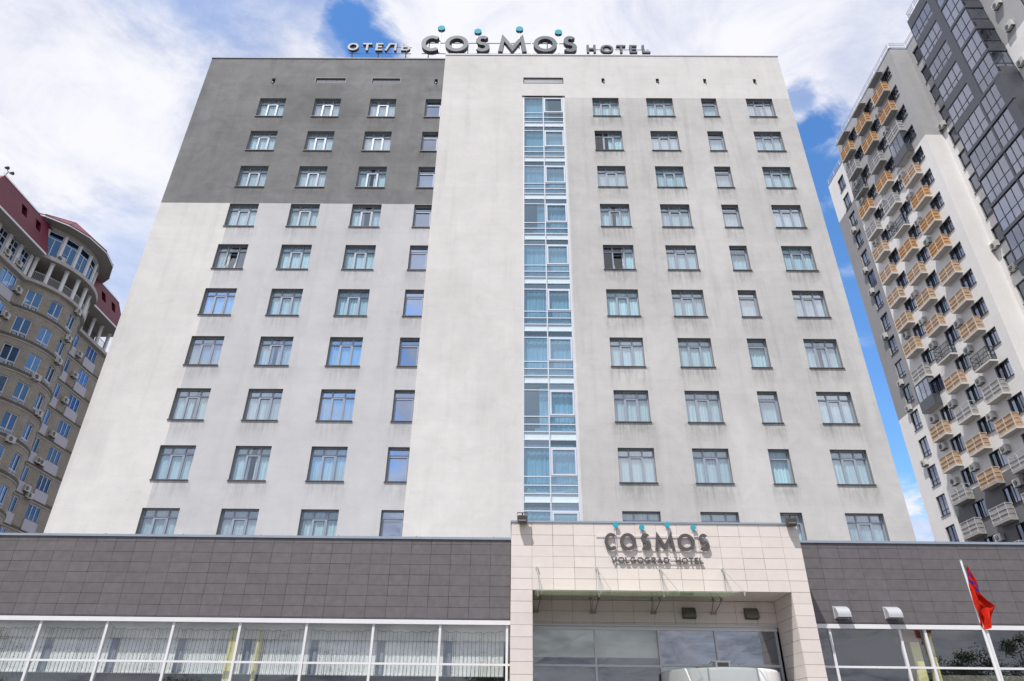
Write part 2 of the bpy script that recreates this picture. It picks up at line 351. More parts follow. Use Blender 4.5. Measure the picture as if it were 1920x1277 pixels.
def wall(mb, P, us, zs, holes, matf, depth=0.25, rev='reveal_dark', rtop=None):
    """plane wall with real openings. P(u,z,d) maps to 3D; holes = (u0,u1,z0,z1)"""
    U = sorted(set([round(u, 4) for u in us] + [round(h[i], 4) for h in holes for i in (0, 1)]))
    Zs = sorted(set([round(z, 4) for z in zs] + [round(h[i], 4) for h in holes for i in (2, 3)]))
    U = [u for u in U if us[0] - 1e-6 <= u <= us[-1] + 1e-6]; Zs = [z for z in Zs if zs[0] - 1e-6 <= z <= zs[-1] + 1e-6]
    # columns of cells: merge vertically where the material is the same
    for i in range(len(U) - 1):
        uc = (U[i] + U[i + 1]) / 2; hs = [h for h in holes if h[0] < uc < h[1]]
        run = None
        for j in range(len(Zs) - 1):
            zc = (Zs[j] + Zs[j + 1]) / 2
            k = None if any(h[2] < zc < h[3] for h in hs) else matf(uc, zc)
            if run and run[0] == k: run[2] = Zs[j + 1]
            else:
                if run and run[0]: mb.face([P(U[i], run[1], 0), P(U[i + 1], run[1], 0), P(U[i + 1], run[2], 0), P(U[i], run[2], 0)], run[0])
                run = [k, Zs[j], Zs[j + 1]]
        if run and run[0]: mb.face([P(U[i], run[1], 0), P(U[i + 1], run[1], 0), P(U[i + 1], run[2], 0), P(U[i], run[2], 0)], run[0])
    for u0, u1, z0, z1 in holes:
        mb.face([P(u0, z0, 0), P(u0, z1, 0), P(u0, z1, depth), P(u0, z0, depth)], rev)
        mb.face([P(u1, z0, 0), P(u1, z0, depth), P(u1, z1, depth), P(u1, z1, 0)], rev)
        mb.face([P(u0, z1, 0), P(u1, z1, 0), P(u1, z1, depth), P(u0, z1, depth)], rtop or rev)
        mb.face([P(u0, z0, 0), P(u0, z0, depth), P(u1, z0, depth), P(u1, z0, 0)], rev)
def curtain_mesh(x0, x1, z0, z1, amp, n, mat, y=0.0, seed=0):
    rnd = random.Random(seed); mb = MB(); k = int((x1 - x0) / 0.035)
    ph = [rnd.uniform(0, 6.28) for _ in range(3)]
    def yy(x, t): return y + amp * (math.sin(x * 38 + ph[0] + t * .4) * .6 + math.sin(x * 23 + ph[1]) * .4 + math.sin(x * 61 + ph[2]) * .25)
    vs = []; fs = []
    for j in range(3):
        z = z0 + (z1 - z0) * j / 2
        for i in range(k + 1):
            x = x0 + (x1 - x0) * i / k; vs.append((x, yy(x, j), z))
    for j in range(2):
        for i in range(k):
            a = j * (k + 1) + i; fs.append((a, a + 1, a + k + 2, a + k + 1))
    mb.add(vs, fs, mat, True); return mb

# ------------------------------------------------------------------ window kits (local: x right, y inward, z up from sill)
def kit_three(w, h, tilt=0.0):
    f = MB(); t = 0.055; d0, d1 = 0.16, 0.23; zt = h - 0.42
    f.box(0, w, d0, d1, 0, t, 'frame_grey'); f.box(0, w, d0, d1, h - t, h, 'frame_grey')
    f.box(0, t, d0, d1, t, h - t, 'frame_grey'); f.box(w - t, w, d0, d1, t, h - t, 'frame_grey')
    f.box(t, w - t, d0 - .004, d1 - .004, zt - .035, zt + .04, 'frame_grey')
    a, c = w * .315, w * .685
    for x in (a, c): f.box(x - .033, x + .033, d0 - .008, d1 - .008, t, h - t, 'frame_grey')
    # casement leaf
    ff = f; f = MB(); pc = MB()
    x0, x1, z0, z1 = a + .033, c - .033, t, zt - .035
    for q in ((x0, x0 + .05, z0, z1), (x1 - .05, x1, z0, z1)): f.box(q[0], q[1], d0 - .02, d1, q[2], q[3], 'frame_grey')
    f.box(x0 + .05, x1 - .05, d0 - .02, d1, z1 - .05, z1, 'frame_grey'); f.box(x0 + .05, x1 - .05, d0 - .02, d1, z0, z0 + .05, 'frame_grey')
    ca, sa = math.cos(R(tilt)), math.sin(R(tilt))
    def tl(v): return (v[0], d0 + (v[1] - d0) * ca + (v[2] - t) * sa, t + (v[2] - t) * ca - (v[1] - d0) * sa)
    ff.add([tl(v) for v in f.v], f.f, 'frame_grey'); f = ff
    g = []
    for q in ((t, a - .033, t, zt - .035), (x0 + .05, x1 - .05, z0 + .05, z1 - .05), (c + .033, w - t, t, zt - .035)):
        g.append(q)
    for q in ((t, a - .033), (a + .033, c - .033), (c + .033, w - t)): g.append((q[0], q[1], zt + .04, h - t))
    p = MB()
    for q in g:
        e = random.uniform(-.004, .004); k = random.uniform(-.004, .004)
        pts = [(q[0], .20 + e, q[2]), (q[1], .20 + k, q[2]), (q[1], .20 + k, q[3]), (q[0], .20 + e, q[3])]
        if tilt and q == (x0 + .05, x1 - .05, z0 + .05, z1 - .05): pts = [tl(v) for v in pts]
        p.face(pts, 'hotel_glass')
    s = MB(); s.box(-.04, w + .04, -.115, d0, -.03, .012, 'sill_metal')
    return f, p, s
def kit_single(w, h, gm='hotel_glass'):
    f = MB(); t = 0.06; d0, d1 = 0.16, 0.23; zt = h - 0.42
    f.box(0, w, d0, d1, 0, t, 'frame_grey'); f.box(0, w, d0, d1, h - t, h, 'frame_grey')
    f.box(0, t, d0, d1, t, h - t, 'frame_grey'); f.box(w - t, w, d0, d1, t, h - t, 'frame_grey')
    f.box(t, w - t, d0 - .004, d1 - .004, zt - .045, zt + .045, 'frame_grey')
    for q in ((t, t + .055, t, zt - .045), (w - t - .055, w - t, t, zt - .045)): f.box(q[0], q[1], d0 - .02, d1, q[2], q[3], 'frame_grey')
    f.box(t + .055, w - t - .055, d0 - .02, d1, zt - .10, zt - .045, 'frame_grey'); f.box(t + .055, w - t - .055, d0 - .02, d1, t, t + .05, 'frame_grey')
    p = MB()
    for q in ((t + .055, w - t - .055, t + .05, zt - .1), (t, w - t, zt + .045, h - t)):
        p.face([(q[0], .20, q[2]), (q[1], .20, q[2]), (q[1], .20, q[3]), (q[0], .20, q[3])], gm)
    s = MB(); s.box(-.04, w + .04, -.115, d0, -.03, .012, 'sill_metal')
    return f, p, s
def place_window(parent, kit, loc, rotz, w, h, curt=None, name='window', label=None):
    o = link(kit[0], name, parent, loc, (0, 0, rotz))
    if label: o['label'] = label
    p = link(kit[1], 'pane', o, None, None, True)
    p.location = (0, 0, 0)
    p.rotation_euler = (R(random.uniform(-.5, .5)), 0, R(random.uniform(-.35, .35)))
    if kit[2]: link(kit[2], 'sill', o, None, None, True)
    if curt is not None:
        for cm in curt: link(cm, 'curtain', o, None, None, True)
    return o

# ================================================================== GROUND
mb = MB(); mb.face([(-1500, -1500, -0.004), (1500, -1500, -0.004), (1500, 1500, -0.004), (-1500, 1500, -0.004)], 'asphalt')
struct(mb.build('ground'))
mb = MB(); mb.box(-60, 60, 6.0, 80, -.2, .12, 'paving')
struct(mb.build('pavement'))
mb = MB(); mb.box(-60, 60, -40, -16, -.2, .12, 'paving')
struct(mb.build('pavement'))

# ================================================================== HOTEL
hotel = thing('hotel_building', 'white and grey twelve-storey hotel slab with dark tiled ground floor and beige entrance portal', 'hotel', (-2, 33.3, 0))
YL, YR = 33.30, 33.12
XL, XS, XR = -22.92, -5.45, 19.25
ZT = [41.13 - 3.303 * k for k in range(10)]
WH = 1.86
c3 = [-18.45, -14.52, -10.57]; cR = [5.24, 9.06, 16.12]; WW = 1.87
W3 = 1.87; WS = 1.12; WN = 1.08
holesL = [(x, x + W3, z - WH, z) for x in c3 for z in ZT] + [(-6.60, -6.60 + WS, z - WH, z) for z in ZT]
lv = [(-14.78, -12.60), (-10.66, -8.62)]
holesL += [(a, c, 42.76, 43.30) for a, c in lv] + [(-18.0, -17.74, 42.75, 43.25), (-6.12, -5.88, 42.75, 43.25)]
holesR = [(x, x + W3, z - WH, z) for x in cR for z in ZT] + [(12.95, 12.95 + WN, z - WH, z) for z in ZT]
holesR += [(0.34, 3.22, 9.0, 41.22), (0.37, 3.22, 42.66, 43.22)] + [(x, x + .22, 42.72, 43.2) for x in (6.02, 9.96, 13.38, 16.98)]
mb = MB()
def mL(u, z):
    if z > 31.25: return 'plaster_dgrey'
    return 'plaster_white' if u < -18.27 else 'plaster_lgrey'
def mR(u, z):
    if z > 41.13 or u < 3.3: return 'plaster_white'
    return 'plaster_wgrey'
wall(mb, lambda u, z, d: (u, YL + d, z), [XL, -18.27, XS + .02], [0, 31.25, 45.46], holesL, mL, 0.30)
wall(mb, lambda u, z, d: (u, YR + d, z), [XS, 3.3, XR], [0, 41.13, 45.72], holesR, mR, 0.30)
mb.face([(XS, YR, 0), (XS, YL + .3, 0), (XS, YL + .3, 45.72), (XS, YR, 45.72)], 'plaster_white')
YB = 50
mb.face([(XL, YL, 0), (XL, YB, 0), (XL, YB, 31.25), (XL, YL, 31.25)], 'plaster_white')
mb.face([(XL, YL, 31.25), (XL, YB, 31.25), (XL, YB, 45.46), (XL, YL, 45.46)], 'plaster_dgrey')
mb.face([(XR, YR, 0), (XR, YB, 0), (XR, YB, 45.72), (XR, YR, 45.72)], 'plaster_wgrey')
mb.face([(XL, YB, 0), (XR, YB, 0), (XR, YB, 45.46), (XL, YB, 45.46)], 'plaster_lgrey')
hw = mb.build('tower_wall', hotel)
mb = MB()
mb.box(XL + .3, XR - .3, 34.6, YB - .2, 8, 45.0, 'room_dark')
for k in range(11):  # floor slabs behind the glass
    z = ZT[0] - WH - 0.95 - 3.303 * k
    mb.box(XL + .3, XR - .3, 33.6, 34.6, z - .15, z + .1, 'room_mid')
mb.build('room', hotel)
mb = MB()
mb.box(XL - .04, XS, YL - .05, YL + .3, 45.46, 45.54, 'vent_frame'); mb.box(XS, XR + .04, YR - .05, YR + .35, 45.72, 45.82, 'white_alu')
mb.box(XL, XR, YR + .4, YB, 45.2, 45.4, 'roof_flat')
mb.box(XL - .04, XL + .3, YL + .3, YB, 45.46, 45.54, 'flashing'); mb.box(XR - .3, XR + .04, YR + .35, YB, 45.72, 45.82, 'white_alu')
mb.build('roof', hotel)
# vents
mb = MB()
for a, c, y in ((-14.78, -12.60, YL), (-10.66, -8.62, YL), (.37, 3.22, YR)):
    z0, z1 = (42.76, 43.30) if y == YL else (42.66, 43.22)
    l = MB()
    mtf = 'sign_grey' if y == YL else 'hood_metal'
    for i in range(9):
        z = z0 + .05 + i * (z1 - z0 - .06) / 9
        l.box(a + .03, c - .03, y + .06, y + .10, z, z + .035, mtf)
    l.box(a, c, y + .11, y + .13, z0, z1, 'sill_metal'); l.box(a - .03, c + .03, y - .015, y + .02, z1, z1 + .035, 'vent_frame'); l.box(a - .03, c + .03, y - .015, y + .02, z0 - .035, z0, 'vent_frame')
    l.box(a - .03, a, y - .015, y + .02, z0, z1, 'vent_frame'); l.box(c, c + .03, y - .015, y + .02, z0, z1, 'vent_frame')
    l.build('vent_grille', hotel)
for x, y in ((-18.0, YL), (-6.12, YL), (6.02, YR), (9.96, YR), (13.38, YR), (16.98, YR)):
    l = MB(); l.box(x, x + .22, y + .2, y + .22, 42.7, 43.25, 'cable_dark'); l.tube((x + .12, y + .15, 42.8), (x + .12, y - .08, 42.78), .05, 'steel'); l.build('air_vent', hotel)
# roof railing on the left half
mb = MB()
for i in range(14):
    x = -22.6 + i * 1.29; mb.tube((x, 33.7, 45.4), (x, 33.7, 46.08), .025, 'steel', 6)
mb.tube((-22.7, 33.7, 46.08), (-5.5, 33.7, 46.08), .03, 'steel', 6); mb.tube((-22.7, 33.7, 45.8), (-5.5, 33.7, 45.8), .018, 'steel', 6)
mb.tube((-22.7, 33.7, 46.08), (-22.7, 49, 46.08), .03, 'steel', 6)
mb.build('roof_railing', hotel)
# windows
k3s = []
for v in range(3):
    f, p, s = kit_three(W3, WH); k3s.append((mesh_of(f, 'window'), mesh_of(p, 'pane'), mesh_of(s, 'sill')))
f, p, s = kit_three(W3, WH, 9); k3o = (mesh_of(f, 'window'), mesh_of(p, 'pane'), mesh_of(s, 'sill'))
kS = tuple(mesh_of(q, 'w') for q in kit_single(WS, WH, 'sky_glass')); kN = tuple(mesh_of(q, 'w') for q in kit_single(WN, WH))
cm3 = {}
for v in range(4):
    cm3['full%d' % v] = mesh_of(curtain_mesh(0, W3, 0.0, WH, .022, 1, 'sheer_curtain', .262, v), 'curtain')
    cm3['l%d' % v] = mesh_of(curtain_mesh(0, W3 * (.42 + .12 * v), 0, WH, .03, 1, 'sheer_curtain', .27, v + 9), 'curtain')
    cm3['r%d' % v] = mesh_of(curtain_mesh(W3 * (.62 - .04 * v), W3, 0, WH, .03, 1, 'sheer_curtain', .28, v + 19), 'curtain')
cmN = [mesh_of(curtain_mesh(0, WN, 0, WH, .03, 1, 'sheer_curtain', .33, v + 31), 'curtain') for v in range(3)]
rnd = random.Random(3)
for side, cols, y in ((0, c3, YL), (1, cR, YR)):
    for ci, x in enumerate(cols):
        for k, z in enumerate(ZT):
            r = rnd.random()
            if r < .62: cu_ = [cm3['full%d' % rnd.randrange(4)]]
            elif r < .95: cu_ = [cm3['l%d' % rnd.randrange(4)], cm3['r%d' % rnd.randrange(4)]]
            else: cu_ = [cm3['r%d' % rnd.randrange(4)]]
            op = (ci == 0 and k == 4)
            place_window(hotel, k3o if op else k3s[rnd.randrange(3)], (x, y + .055, z - WH), 0, W3, WH, ([cm3['r0']] if side else [cm3['l0']]) if op else cu_, 'window', 'window with its middle sash tilted open' if op else None)
for k, z in enumerate(ZT):
    place_window(hotel, kS, (-6.60, YL + .055, z - WH), 0, WS, WH, None if k > 2 or k < 2 else [cmN[0]])
    place_window(hotel, kN, (12.95, YR + .055, z - WH), 0, WN, WH, [cmN[k % 3]])
# tilted open leaf in one left window
# glazed stair strip
x0, x1, xm, ys = 0.40, 3.16, 1.755, YR + .03
f = MB(); RADS = []; PNS = []; STP = []; CTS = []
f.box(x0 - .06, x0 + .03, ys - .03, ys + .1, 9.0, 41.22, 'frame_strip'); f.box(x1 - .03, x1 + .06, ys - .03, ys + .1, 9.0, 41.22, 'frame_strip')
f.box(xm - .032, xm + .032, ys - .03, ys + .1, 9.0, 41.22, 'frame_strip')
f.box(.26, 3.30, YR - .05, YR + .1, 41.22, 41.28, 'sill_metal')
for k in range(-1, 10):
    zb = 9.0 + 0; base = 41.10 - 3.303 * (k)      # top of the big pane of this floor
    lv_ = dict(top=base, big=base - 1.50, a=base - 1.97, c=base - 2.45, pan=base - 2.86)
    zn = base - 3.303 + .0
    for z in (base, base - 1.55, base - 2.0, base - 2.42, base - 2.87):
        if 9 < z < 41.2: f.box(x0 + .03, x1 - .03, ys - .026, ys + .08, z - .028, z + .028, 'frame_strip')
    for xa, xb in ((x0 + .03, xm - .032), (xm + .032, x1 - .03)):
        p = MB(); STP.append(p)
        for za, zc in ((base - 1.55, base), (base - 2.0, base - 1.55), (base - 2.42, base - 2.0), (base - 3.303, base - 2.87)):
            za, zc = max(za, 9.0), min(zc, 41.2)
            if zc > za: p.face([(xa, ys + .03, za + .028), (xb, ys + .03 + random.uniform(-.003, .003), za + .028), (xb, ys + .03, zc - .028), (xa, ys + .03, zc - .028)], 'strip_glass')
        if base - 2.42 < 41.2 and base - 2.87 > 9: 
            pn = MB(); pn.box(xa, xb, ys + .03, ys + .05, base - 2.842, base - 2.448, 'strip_panel'); PNS.append(pn)
    # casement ring on the right leaf
    if base < 41.2:
        a, c, z0, z1 = xm + .05, x1 - .04, base - 1.5, base - .04
        for q in ((a, a + .09, z0, z1), (c - .09, c, z0, z1), (a + .09, c - .09, z1 - .09, z1), (a + .09, c - .09, z0, z0 + .09)): f.box(q[0], q[1], ys - .055, ys + .05, q[2], q[3], 'frame_strip')
        for ra, rb in ((1.0, 1.66), (1.85, 2.45)): rad = MB(); rad.box(ra, rb, ys + .10, ys + .17, base - 2.40, base - 2.17, 'radiator_white'); RADS.append(rad)
        cw = random.choice(((x0 + .05, x1 - .05), (x0 + .05, x1 - .05), (xm - .5, x1 - .05), (x0 + .05, xm + .35)))
        CTS.append(curtain_mesh(*cw, base - 2.3, base + .25, .03, 1, 'sheer_curtain', ys + .22, k + 50))
st = f.build('window_strip', hotel)
for q in STP:
    if q.v: q.build('pane', st, local=True)
for q in CTS: q.build('curtain', st, local=True)
for q in PNS: q.build('spandrel_panel', st, local=True)
for q in RADS: q.build('radiator', st, local=True)

# ---------------- podium
def tiles(mb, P, u0, u1, z0, z1, w, h, gap, thick, mat, uoff=0.0, ztop=None):
    zs = []; z = ztop if ztop else z1
    while z > z0 + 1e-4: zs.append((max(z - h, z0), min(z, z1))); z -= h
    if ztop and ztop < z1: zs.insert(0, (ztop, z1))
    n = math.floor((u0 - uoff) / w)
    while uoff + n * w < u1 - 1e-4:
        a, c = max(u0, uoff + n * w), min(u1, uoff + (n + 1) * w); n += 1
        if c - a < .03: continue
        for za, zc in zs:
            t = random.uniform(-.0012, .0012); g0 = gap; gap_ = gap * random.choice((.55, .8, 1, 1, 1.15))
            pts = [P(a + gap_ / 2, za + gap_ / 2, t), P(c - gap_ / 2, za + gap_ / 2, t + random.uniform(-.0008, .0008)), P(c - gap_ / 2, zc - gap_ / 2, t), P(a + gap_ / 2, zc - gap_ / 2, t)]
            bk = [P(a + gap_ / 2, za + gap_ / 2, thick), P(c - gap_ / 2, za + gap_ / 2, thick), P(c - gap_ / 2, zc - gap_ / 2, thick), P(a + gap_ / 2, zc - gap_ / 2, thick)]
            mb.add(pts + bk, [(0, 1, 2, 3), (0, 4, 5, 1), (1, 5, 6, 2), (2, 6, 7, 3), (3, 7, 4, 0)], mat)
PY = 21.16; PX0, PX1 = -26.0, 26.0
PoL, PoR, PoY, PoT = -0.11, 8.25, 20.0, 7.20
for a, c, uo in ((PX0, PoL, -.13), (PoR, PX1, 8.62)):
    mb = MB(); tiles(mb, lambda u, z, d: (u, PY + d, z), a, c, 4.64, 6.93, .605, .302, .009, .02, 'dark_tile', uo, 6.78)
    mb.box(a, c, PY + .02, PY + .3, 4.62, 6.93, 'tile_backing')
    mb.build('podium_cladding', hotel)
mb = MB()
for a, c in ((PX0, PoL), (PoR, PX1)):
    mb.box(a, c, PY - .035, PY + .4, 6.93, 7.0, 'flashing')
    i = a + .7
    while i < c: mb.tube((i, PY + .02, 7.0), (i, PY + .02, 7.03), .02, 'steel', 6); i += 1.53 if int(i * 10) % 2 else 2.4
mb.box(PX0, PX1, PY + .4, 33.1, 6.7, 6.86, 'roof_flat')
mb.box(PX0, PX0 + .3, PY + .3, 33, 0, 6.9, 'tile_backing'); mb.box(PX1 - .3, PX1, PY + .3, 33, 0, 6.9, 'tile_backing')
mb.build('podium_roof', hotel)
# portal
mb = MB()
OL, OR, OT, RY = 0.50, 7.72, 5.27, 21.5
F = lambda u, z, d: (u, PoY + d, z)
tiles(mb, F, PoL, PoR, OT, 7.155, .603, .305, .009, .02, 'beige_tile', PoL - .003, 7.10)
tiles(mb, F, PoL, OL, .1, OT, .61, .305, .009, .02, 'beige_tile', PoL)
tiles(mb, F, OR, PoR, .1, OT, .53, .305, .009, .02, 'beige_tile', OR)
# jamb and soffit
tiles(mb, lambda u, z, d: (OL - d, u, z), PoY + .022, RY, .1, OT - .001, .75, .305, .009, .02, 'beige_tile', PoY)
tiles(mb, lambda u, z, d: (OR + d, u, z), PoY + .022, RY, .1, OT - .001, .75, .305, .009, .02, 'beige_tile', PoY)
tiles(mb, lambda u, z, d: (u, z, OT + d), OL, OR, PoY + .022, RY, .603, .75, .009, .02, 'beige_tile', OL + .01)
tiles(mb, lambda u, z, d: (u, RY + d, z), OL, OR, 4.60, OT - .002, .603, .305, .009, .02, 'beige_tile', OL + .01, 5.26)
tiles(mb, lambda u, z, d: (PoR - d, u, z), PoY + .022, PY + .2, .1, 7.1, .6, .305, .009, .02, 'beige_tile', PoY)
tiles(mb, lambda u, z, d: (PoL + d, u, z), PoY + .022, PY + .2, .1, 7.1, .6, .305, .009, .02, 'beige_tile', PoY)
mb.box(PoL + .02, OL - .02, PoY + .02, RY, 0, 7.15, 'beige_backing'); mb.box(OR + .02, PoR - .02, PoY + .02, RY, 0, 7.15, 'beige_backing')
mb.box(OL - .02, OR + .02, PoY + .02, RY + .02, OT + .02, 7.15, 'beige_backing')
mb.box(OL - .02, OR + .02, RY + .02, RY + .3, 4.58, OT + .02, 'beige_backing')
mb.box(OL, OR, RY - .02, RY + .1, 4.55, 4.60, 'hood_metal')
mb.build('entrance_portal', hotel)
mb = MB(); mb.box(PoL - .02, PoR + .02, PoY - .02, RY + .3, 7.155, 7.21, 'flashing'); mb.build('portal_coping', hotel)
# recess glazing
GY = 21.6
f = MB(); p = MB()
f.box(OL, OR, GY, GY + .08, 4.46, 4.55, 'white_alu')
for x in (OL + .02, 2.36, 4.22, 5.88, 7.66): f.box(x - .03, x + .03, GY - .01, GY + .09, 0.12, 4.46, 'hood_metal')
f.box(OL + .05, 4.19, GY - .004, GY + .08, 3.47, 3.53, 'hood_metal'); f.box(4.25, 7.63, GY - .004, GY + .08, 3.50, 3.57, 'hood_metal')
xs = (OL + .05, 2.33, 2.39, 4.19, 4.25, 5.85, 5.91, 7.63)
for i in range(4):
    a, c = xs[2 * i], xs[2 * i + 1]
    zsplit = (3.47, 3.53) if i < 2 else (3.50, 3.57)
    gm = 'shop_glass' if i < 2 else 'dark_glass'
    p.face([(a, GY + .04, zsplit[1]), (c, GY + .04, zsplit[1]), (c, GY + .042, 4.46), (a, GY + .038, 4.46)], gm)
    p.face([(a, GY + .04, .12), (c, GY + .04, .12), (c, GY + .04, zsplit[0]), (a, GY + .04, zsplit[0])], gm)
gf = f.build('entrance_window', hotel); p.build('pane', gf, local=True)
# shop fronts
def shopfront(xs, a, c, zt, zm, ztop):
    f = MB(); p = MB(); Y = 21.2
    f.box(a, c, Y - .06, Y + .06, zt, ztop, 'white_alu')
    f.box(a, c, Y - .012, Y + .05, zm - .028, zm + .028, 'white_alu')
    for x in xs: f.box(x - .034, x + .034, Y - .02, Y + .08, .12, zt, 'white_alu')
    ed = [a] + [q for x in xs for q in (x - .034, x + .034)] + [c]
    for i in range(0, len(ed), 2):
        u, v = ed[i], ed[i + 1]
        if v - u < .05: continue
        e = random.uniform(-.004, .004)
        p.face([(u, Y + .03, zm + .028), (v, Y + .03 + e, zm + .028), (v, Y + .03 + e, zt), (u, Y + .03, zt)], 'shop_glass')
        p.face([(u, Y + .03, .12), (v, Y + .03, .12), (v, Y + .03, zm - .028), (u, Y + .03, zm - .028)], 'shop_glass')
    o = f.build('shop_window', hotel); p.build('pane', o, local=True)
lx = [-.21 - 1.93 * i for i in range(0, 14)][::-1]
shopfront(lx, PX0, -.12, 4.50, 3.46, 4.62)
rx = [9.07, 11.08, 11.81, 13.59, 15.6, 17.6, 19.6, 21.6, 23.6]
shopfront(rx, 8.28, PX1, 4.50, 3.50, 4.62)
# interiors
mb = MB()
mb.box(PX0, -.2, 21.41, 21.46, 4.09, 4.62, 'cornice_beige'); mb.box(PX0, -.2, 21.46, 27, 4.30, 4.4, 'white_paint')
mb.box(PX0, PX1, 27, 27.2, 0, 4.4, 'room_mid'); mb.box(PX0, PX1, 21.3, 27, 0, .13, 'room_mid')
mb.box(PX0, -.2, 21.3, 21.41, 4.6, 4.64, 'cornice_beige')
mb.box(8.3, PX1, 24.4, 24.5, 0.1, 4.6, 'room_dark'); mb.box(8.3, PX1, 21.3, 24.5, 4.58, 4.63, 'room_mid')
mb.box(OL, OR, 23.5, 23.6, 0.1, 4.4, 'room_dark'); mb.box(OL, OR, 21.7, 23.5, 4.56, 4.62, 'room_mid')
mb.box(-.2, -.1, 21.3, 27, 0, 4.6, 'room_mid'); mb.box(8.2, 8.3, 21.6, 27, 0, 4.6, 'room_mid')
mb.box(OL, 4.2, 21.86, 21.9, 3.74, 4.56, 'frosted_plain')
mb.build('interior', hotel)
mb = MB()
for x, w_ in ((-8.22, .19), (-15.9, .2), (-7.42, .10)): mb.box(x, x + w_, 21.36, 21.40, .1, 4.35, 'yellow_wall')
mb.box(11.45, 11.72, 21.5, 21.8, .1, 4.2, 'yellow_wall'); mb.box(11.2, 11.72, 21.5, 21.8, 4.2, 4.57, 'brown_wall'); mb.box(11.95, 12.08, 21.45, 21.7, .1, 4.45, 'yellow_wall')
mb.build('interior_column', hotel)
mb = curtain_mesh(PX0, -.3, 3.2, 4.12, .007, 1, 'blind_white', 21.50, 77)
mb.box(PX0, -.3, 21.48, 21.53, 3.17, 3.20, 'white_paint')
mb.build('curtain', hotel)
mb = curtain_mesh(12.5, PX1, .3, 3.4, .05, 1, 'curtain_cream', 22.2, 78); mb.build('curtain', hotel)
x = -.5; i = 0
mb = MB()
for xx in lx:
    mb.box(xx + .12, xx + .34, 21.465, 21.485, 3.2, 4.08, 'blind_gap')  # dark lilac strip added to stand in for the gap beside each blind
mb.build('blind_gap_strip', hotel)

# string lights behind each left pane
rnd = random.Random(11)
for bi in range(len(lx) - 1):
    a, c = lx[bi] + .12, lx[bi + 1] - .10
    if a < -17.5: continue
    g = MB(); n = 15; pts = []
    for i in range(n + 1):
        x = a + (c - a) * i / n
        pts.append((x, 21.33, 4.36 - .05 * math.sin(i * 1.1) ** 2 - .03 * math.sin(math.pi * i / n)))
    for q, w_ in zip(pts[:-1], pts[1:]): g.tube(q, w_, .007, 'cable_dark', 4, caps=False)
    for i, q in enumerate(pts[:-1]):
        for hx in ((0, .5) if rnd.random() < .15 else (0,)):
            x = q[0] + (c - a) / n * hx; zb = 2.95 + rnd.uniform(-.1, .1); zprev = q[2]; xx = x
            for k in range(5):
                zn = q[2] + (zb - q[2]) * (k + 1) / 5; xn = x + rnd.uniform(-.012, .012)
                g.tube((xx, 21.33, zprev), (xn, 21.33, zn), .0062, 'cable_dark', 3, caps=False)
                g.box(xn - .009, xn + .009, 21.32, 21.34, zn - .012, zn + .012, 'cable_dark'); xx, zprev = xn, zn
    o = g.build('string_lights', loc=None)
    names = ['first', 'second', 'third', 'fourth', 'fifth', 'sixth', 'seventh', 'eighth', 'ninth']
    k = len(lx) - 2 - bi
    tag(o, 'curtain of hanging wire lights behind the %s big shop pane left of the beige portal' % names[min(k, 8)], 'string lights', 'string lights hanging behind the shop windows')

# ---------------- glass canopy
cano = thing('glass_canopy', 'frameless glass canopy hung on thin rods over the entrance recess', 'canopy', (3.2, 20.0, 5.1))
cf_, cb_ = (18.95, 5.05), (21.25, 5.235)
for a, c in ((.55, 2.30), (2.33, 4.10), (4.13, 5.92)):
    mb = MB(); mb.add([(a, cf_[0], cf_[1]), (c, cf_[0], cf_[1]), (c, cb_[0], cb_[1]), (a, cb_[0], cb_[1]), (a, cf_[0], cf_[1] + .016), (c, cf_[0], cf_[1] + .016), (c, cb_[0], cb_[1] + .016), (a, cb_[0], cb_[1] + .016)],
                    [(0, 3, 2, 1), (4, 5, 6, 7), (0, 1, 5, 4), (1, 2, 6, 5), (2, 3, 7, 6), (3, 0, 4, 7)], 'canopy_glass')
    mb.build('glass_panel', cano)
def cz(y): return cf_[1] + (y - cf_[0]) * (cb_[1] - cf_[1]) / (cb_[0] - cf_[0])
for x in (.63, 2.32, 4.11, 5.88):
    mb = MB(); top = (x, PoY - .04, 5.86)
    ends = [(x - .0, 19.25), (x + .28 if x > 1 else x + .10, 19.2), (x + (.02 if x < 5 else -.06), 19.85)]
    for ex, ey in ends:
        mb.tube(top, (ex, ey, cz(ey) + .05), .0085, 'rod_steel', 6); mb.tube((ex, ey, cz(ey) - .05), (ex, ey, cz(ey) + .07), .022, 'rod_steel', 8)
    mb.tube((x, PoY, 5.86), (x, PoY - .07, 5.86), .04, 'rod_steel', 8)
    mb.tube((ends[0][0], ends[0][1], cz(19.2) + .06), (ends[1][0], ends[1][1], cz(19.2) + .06), .016, 'rod_steel', 6)
    mb.build('tie_rod', cano)
    for dx in (-.12, .12):
        q = MB(); q.tube((x + dx, 20.9, cz(20.9) - .03), (x + dx, 20.9, cz(20.9) + .03), .04, 'steel'); q.tube((x + dx, 20.9, cz(20.9) - .03), (x + dx * .4, RY, 4.92), .012, 'steel', 6)
        q.tube((x + dx * .4, RY - .06, 4.92), (x + dx * .4, RY, 4.92), .045, 'steel', 8); q.build('clamp', cano)

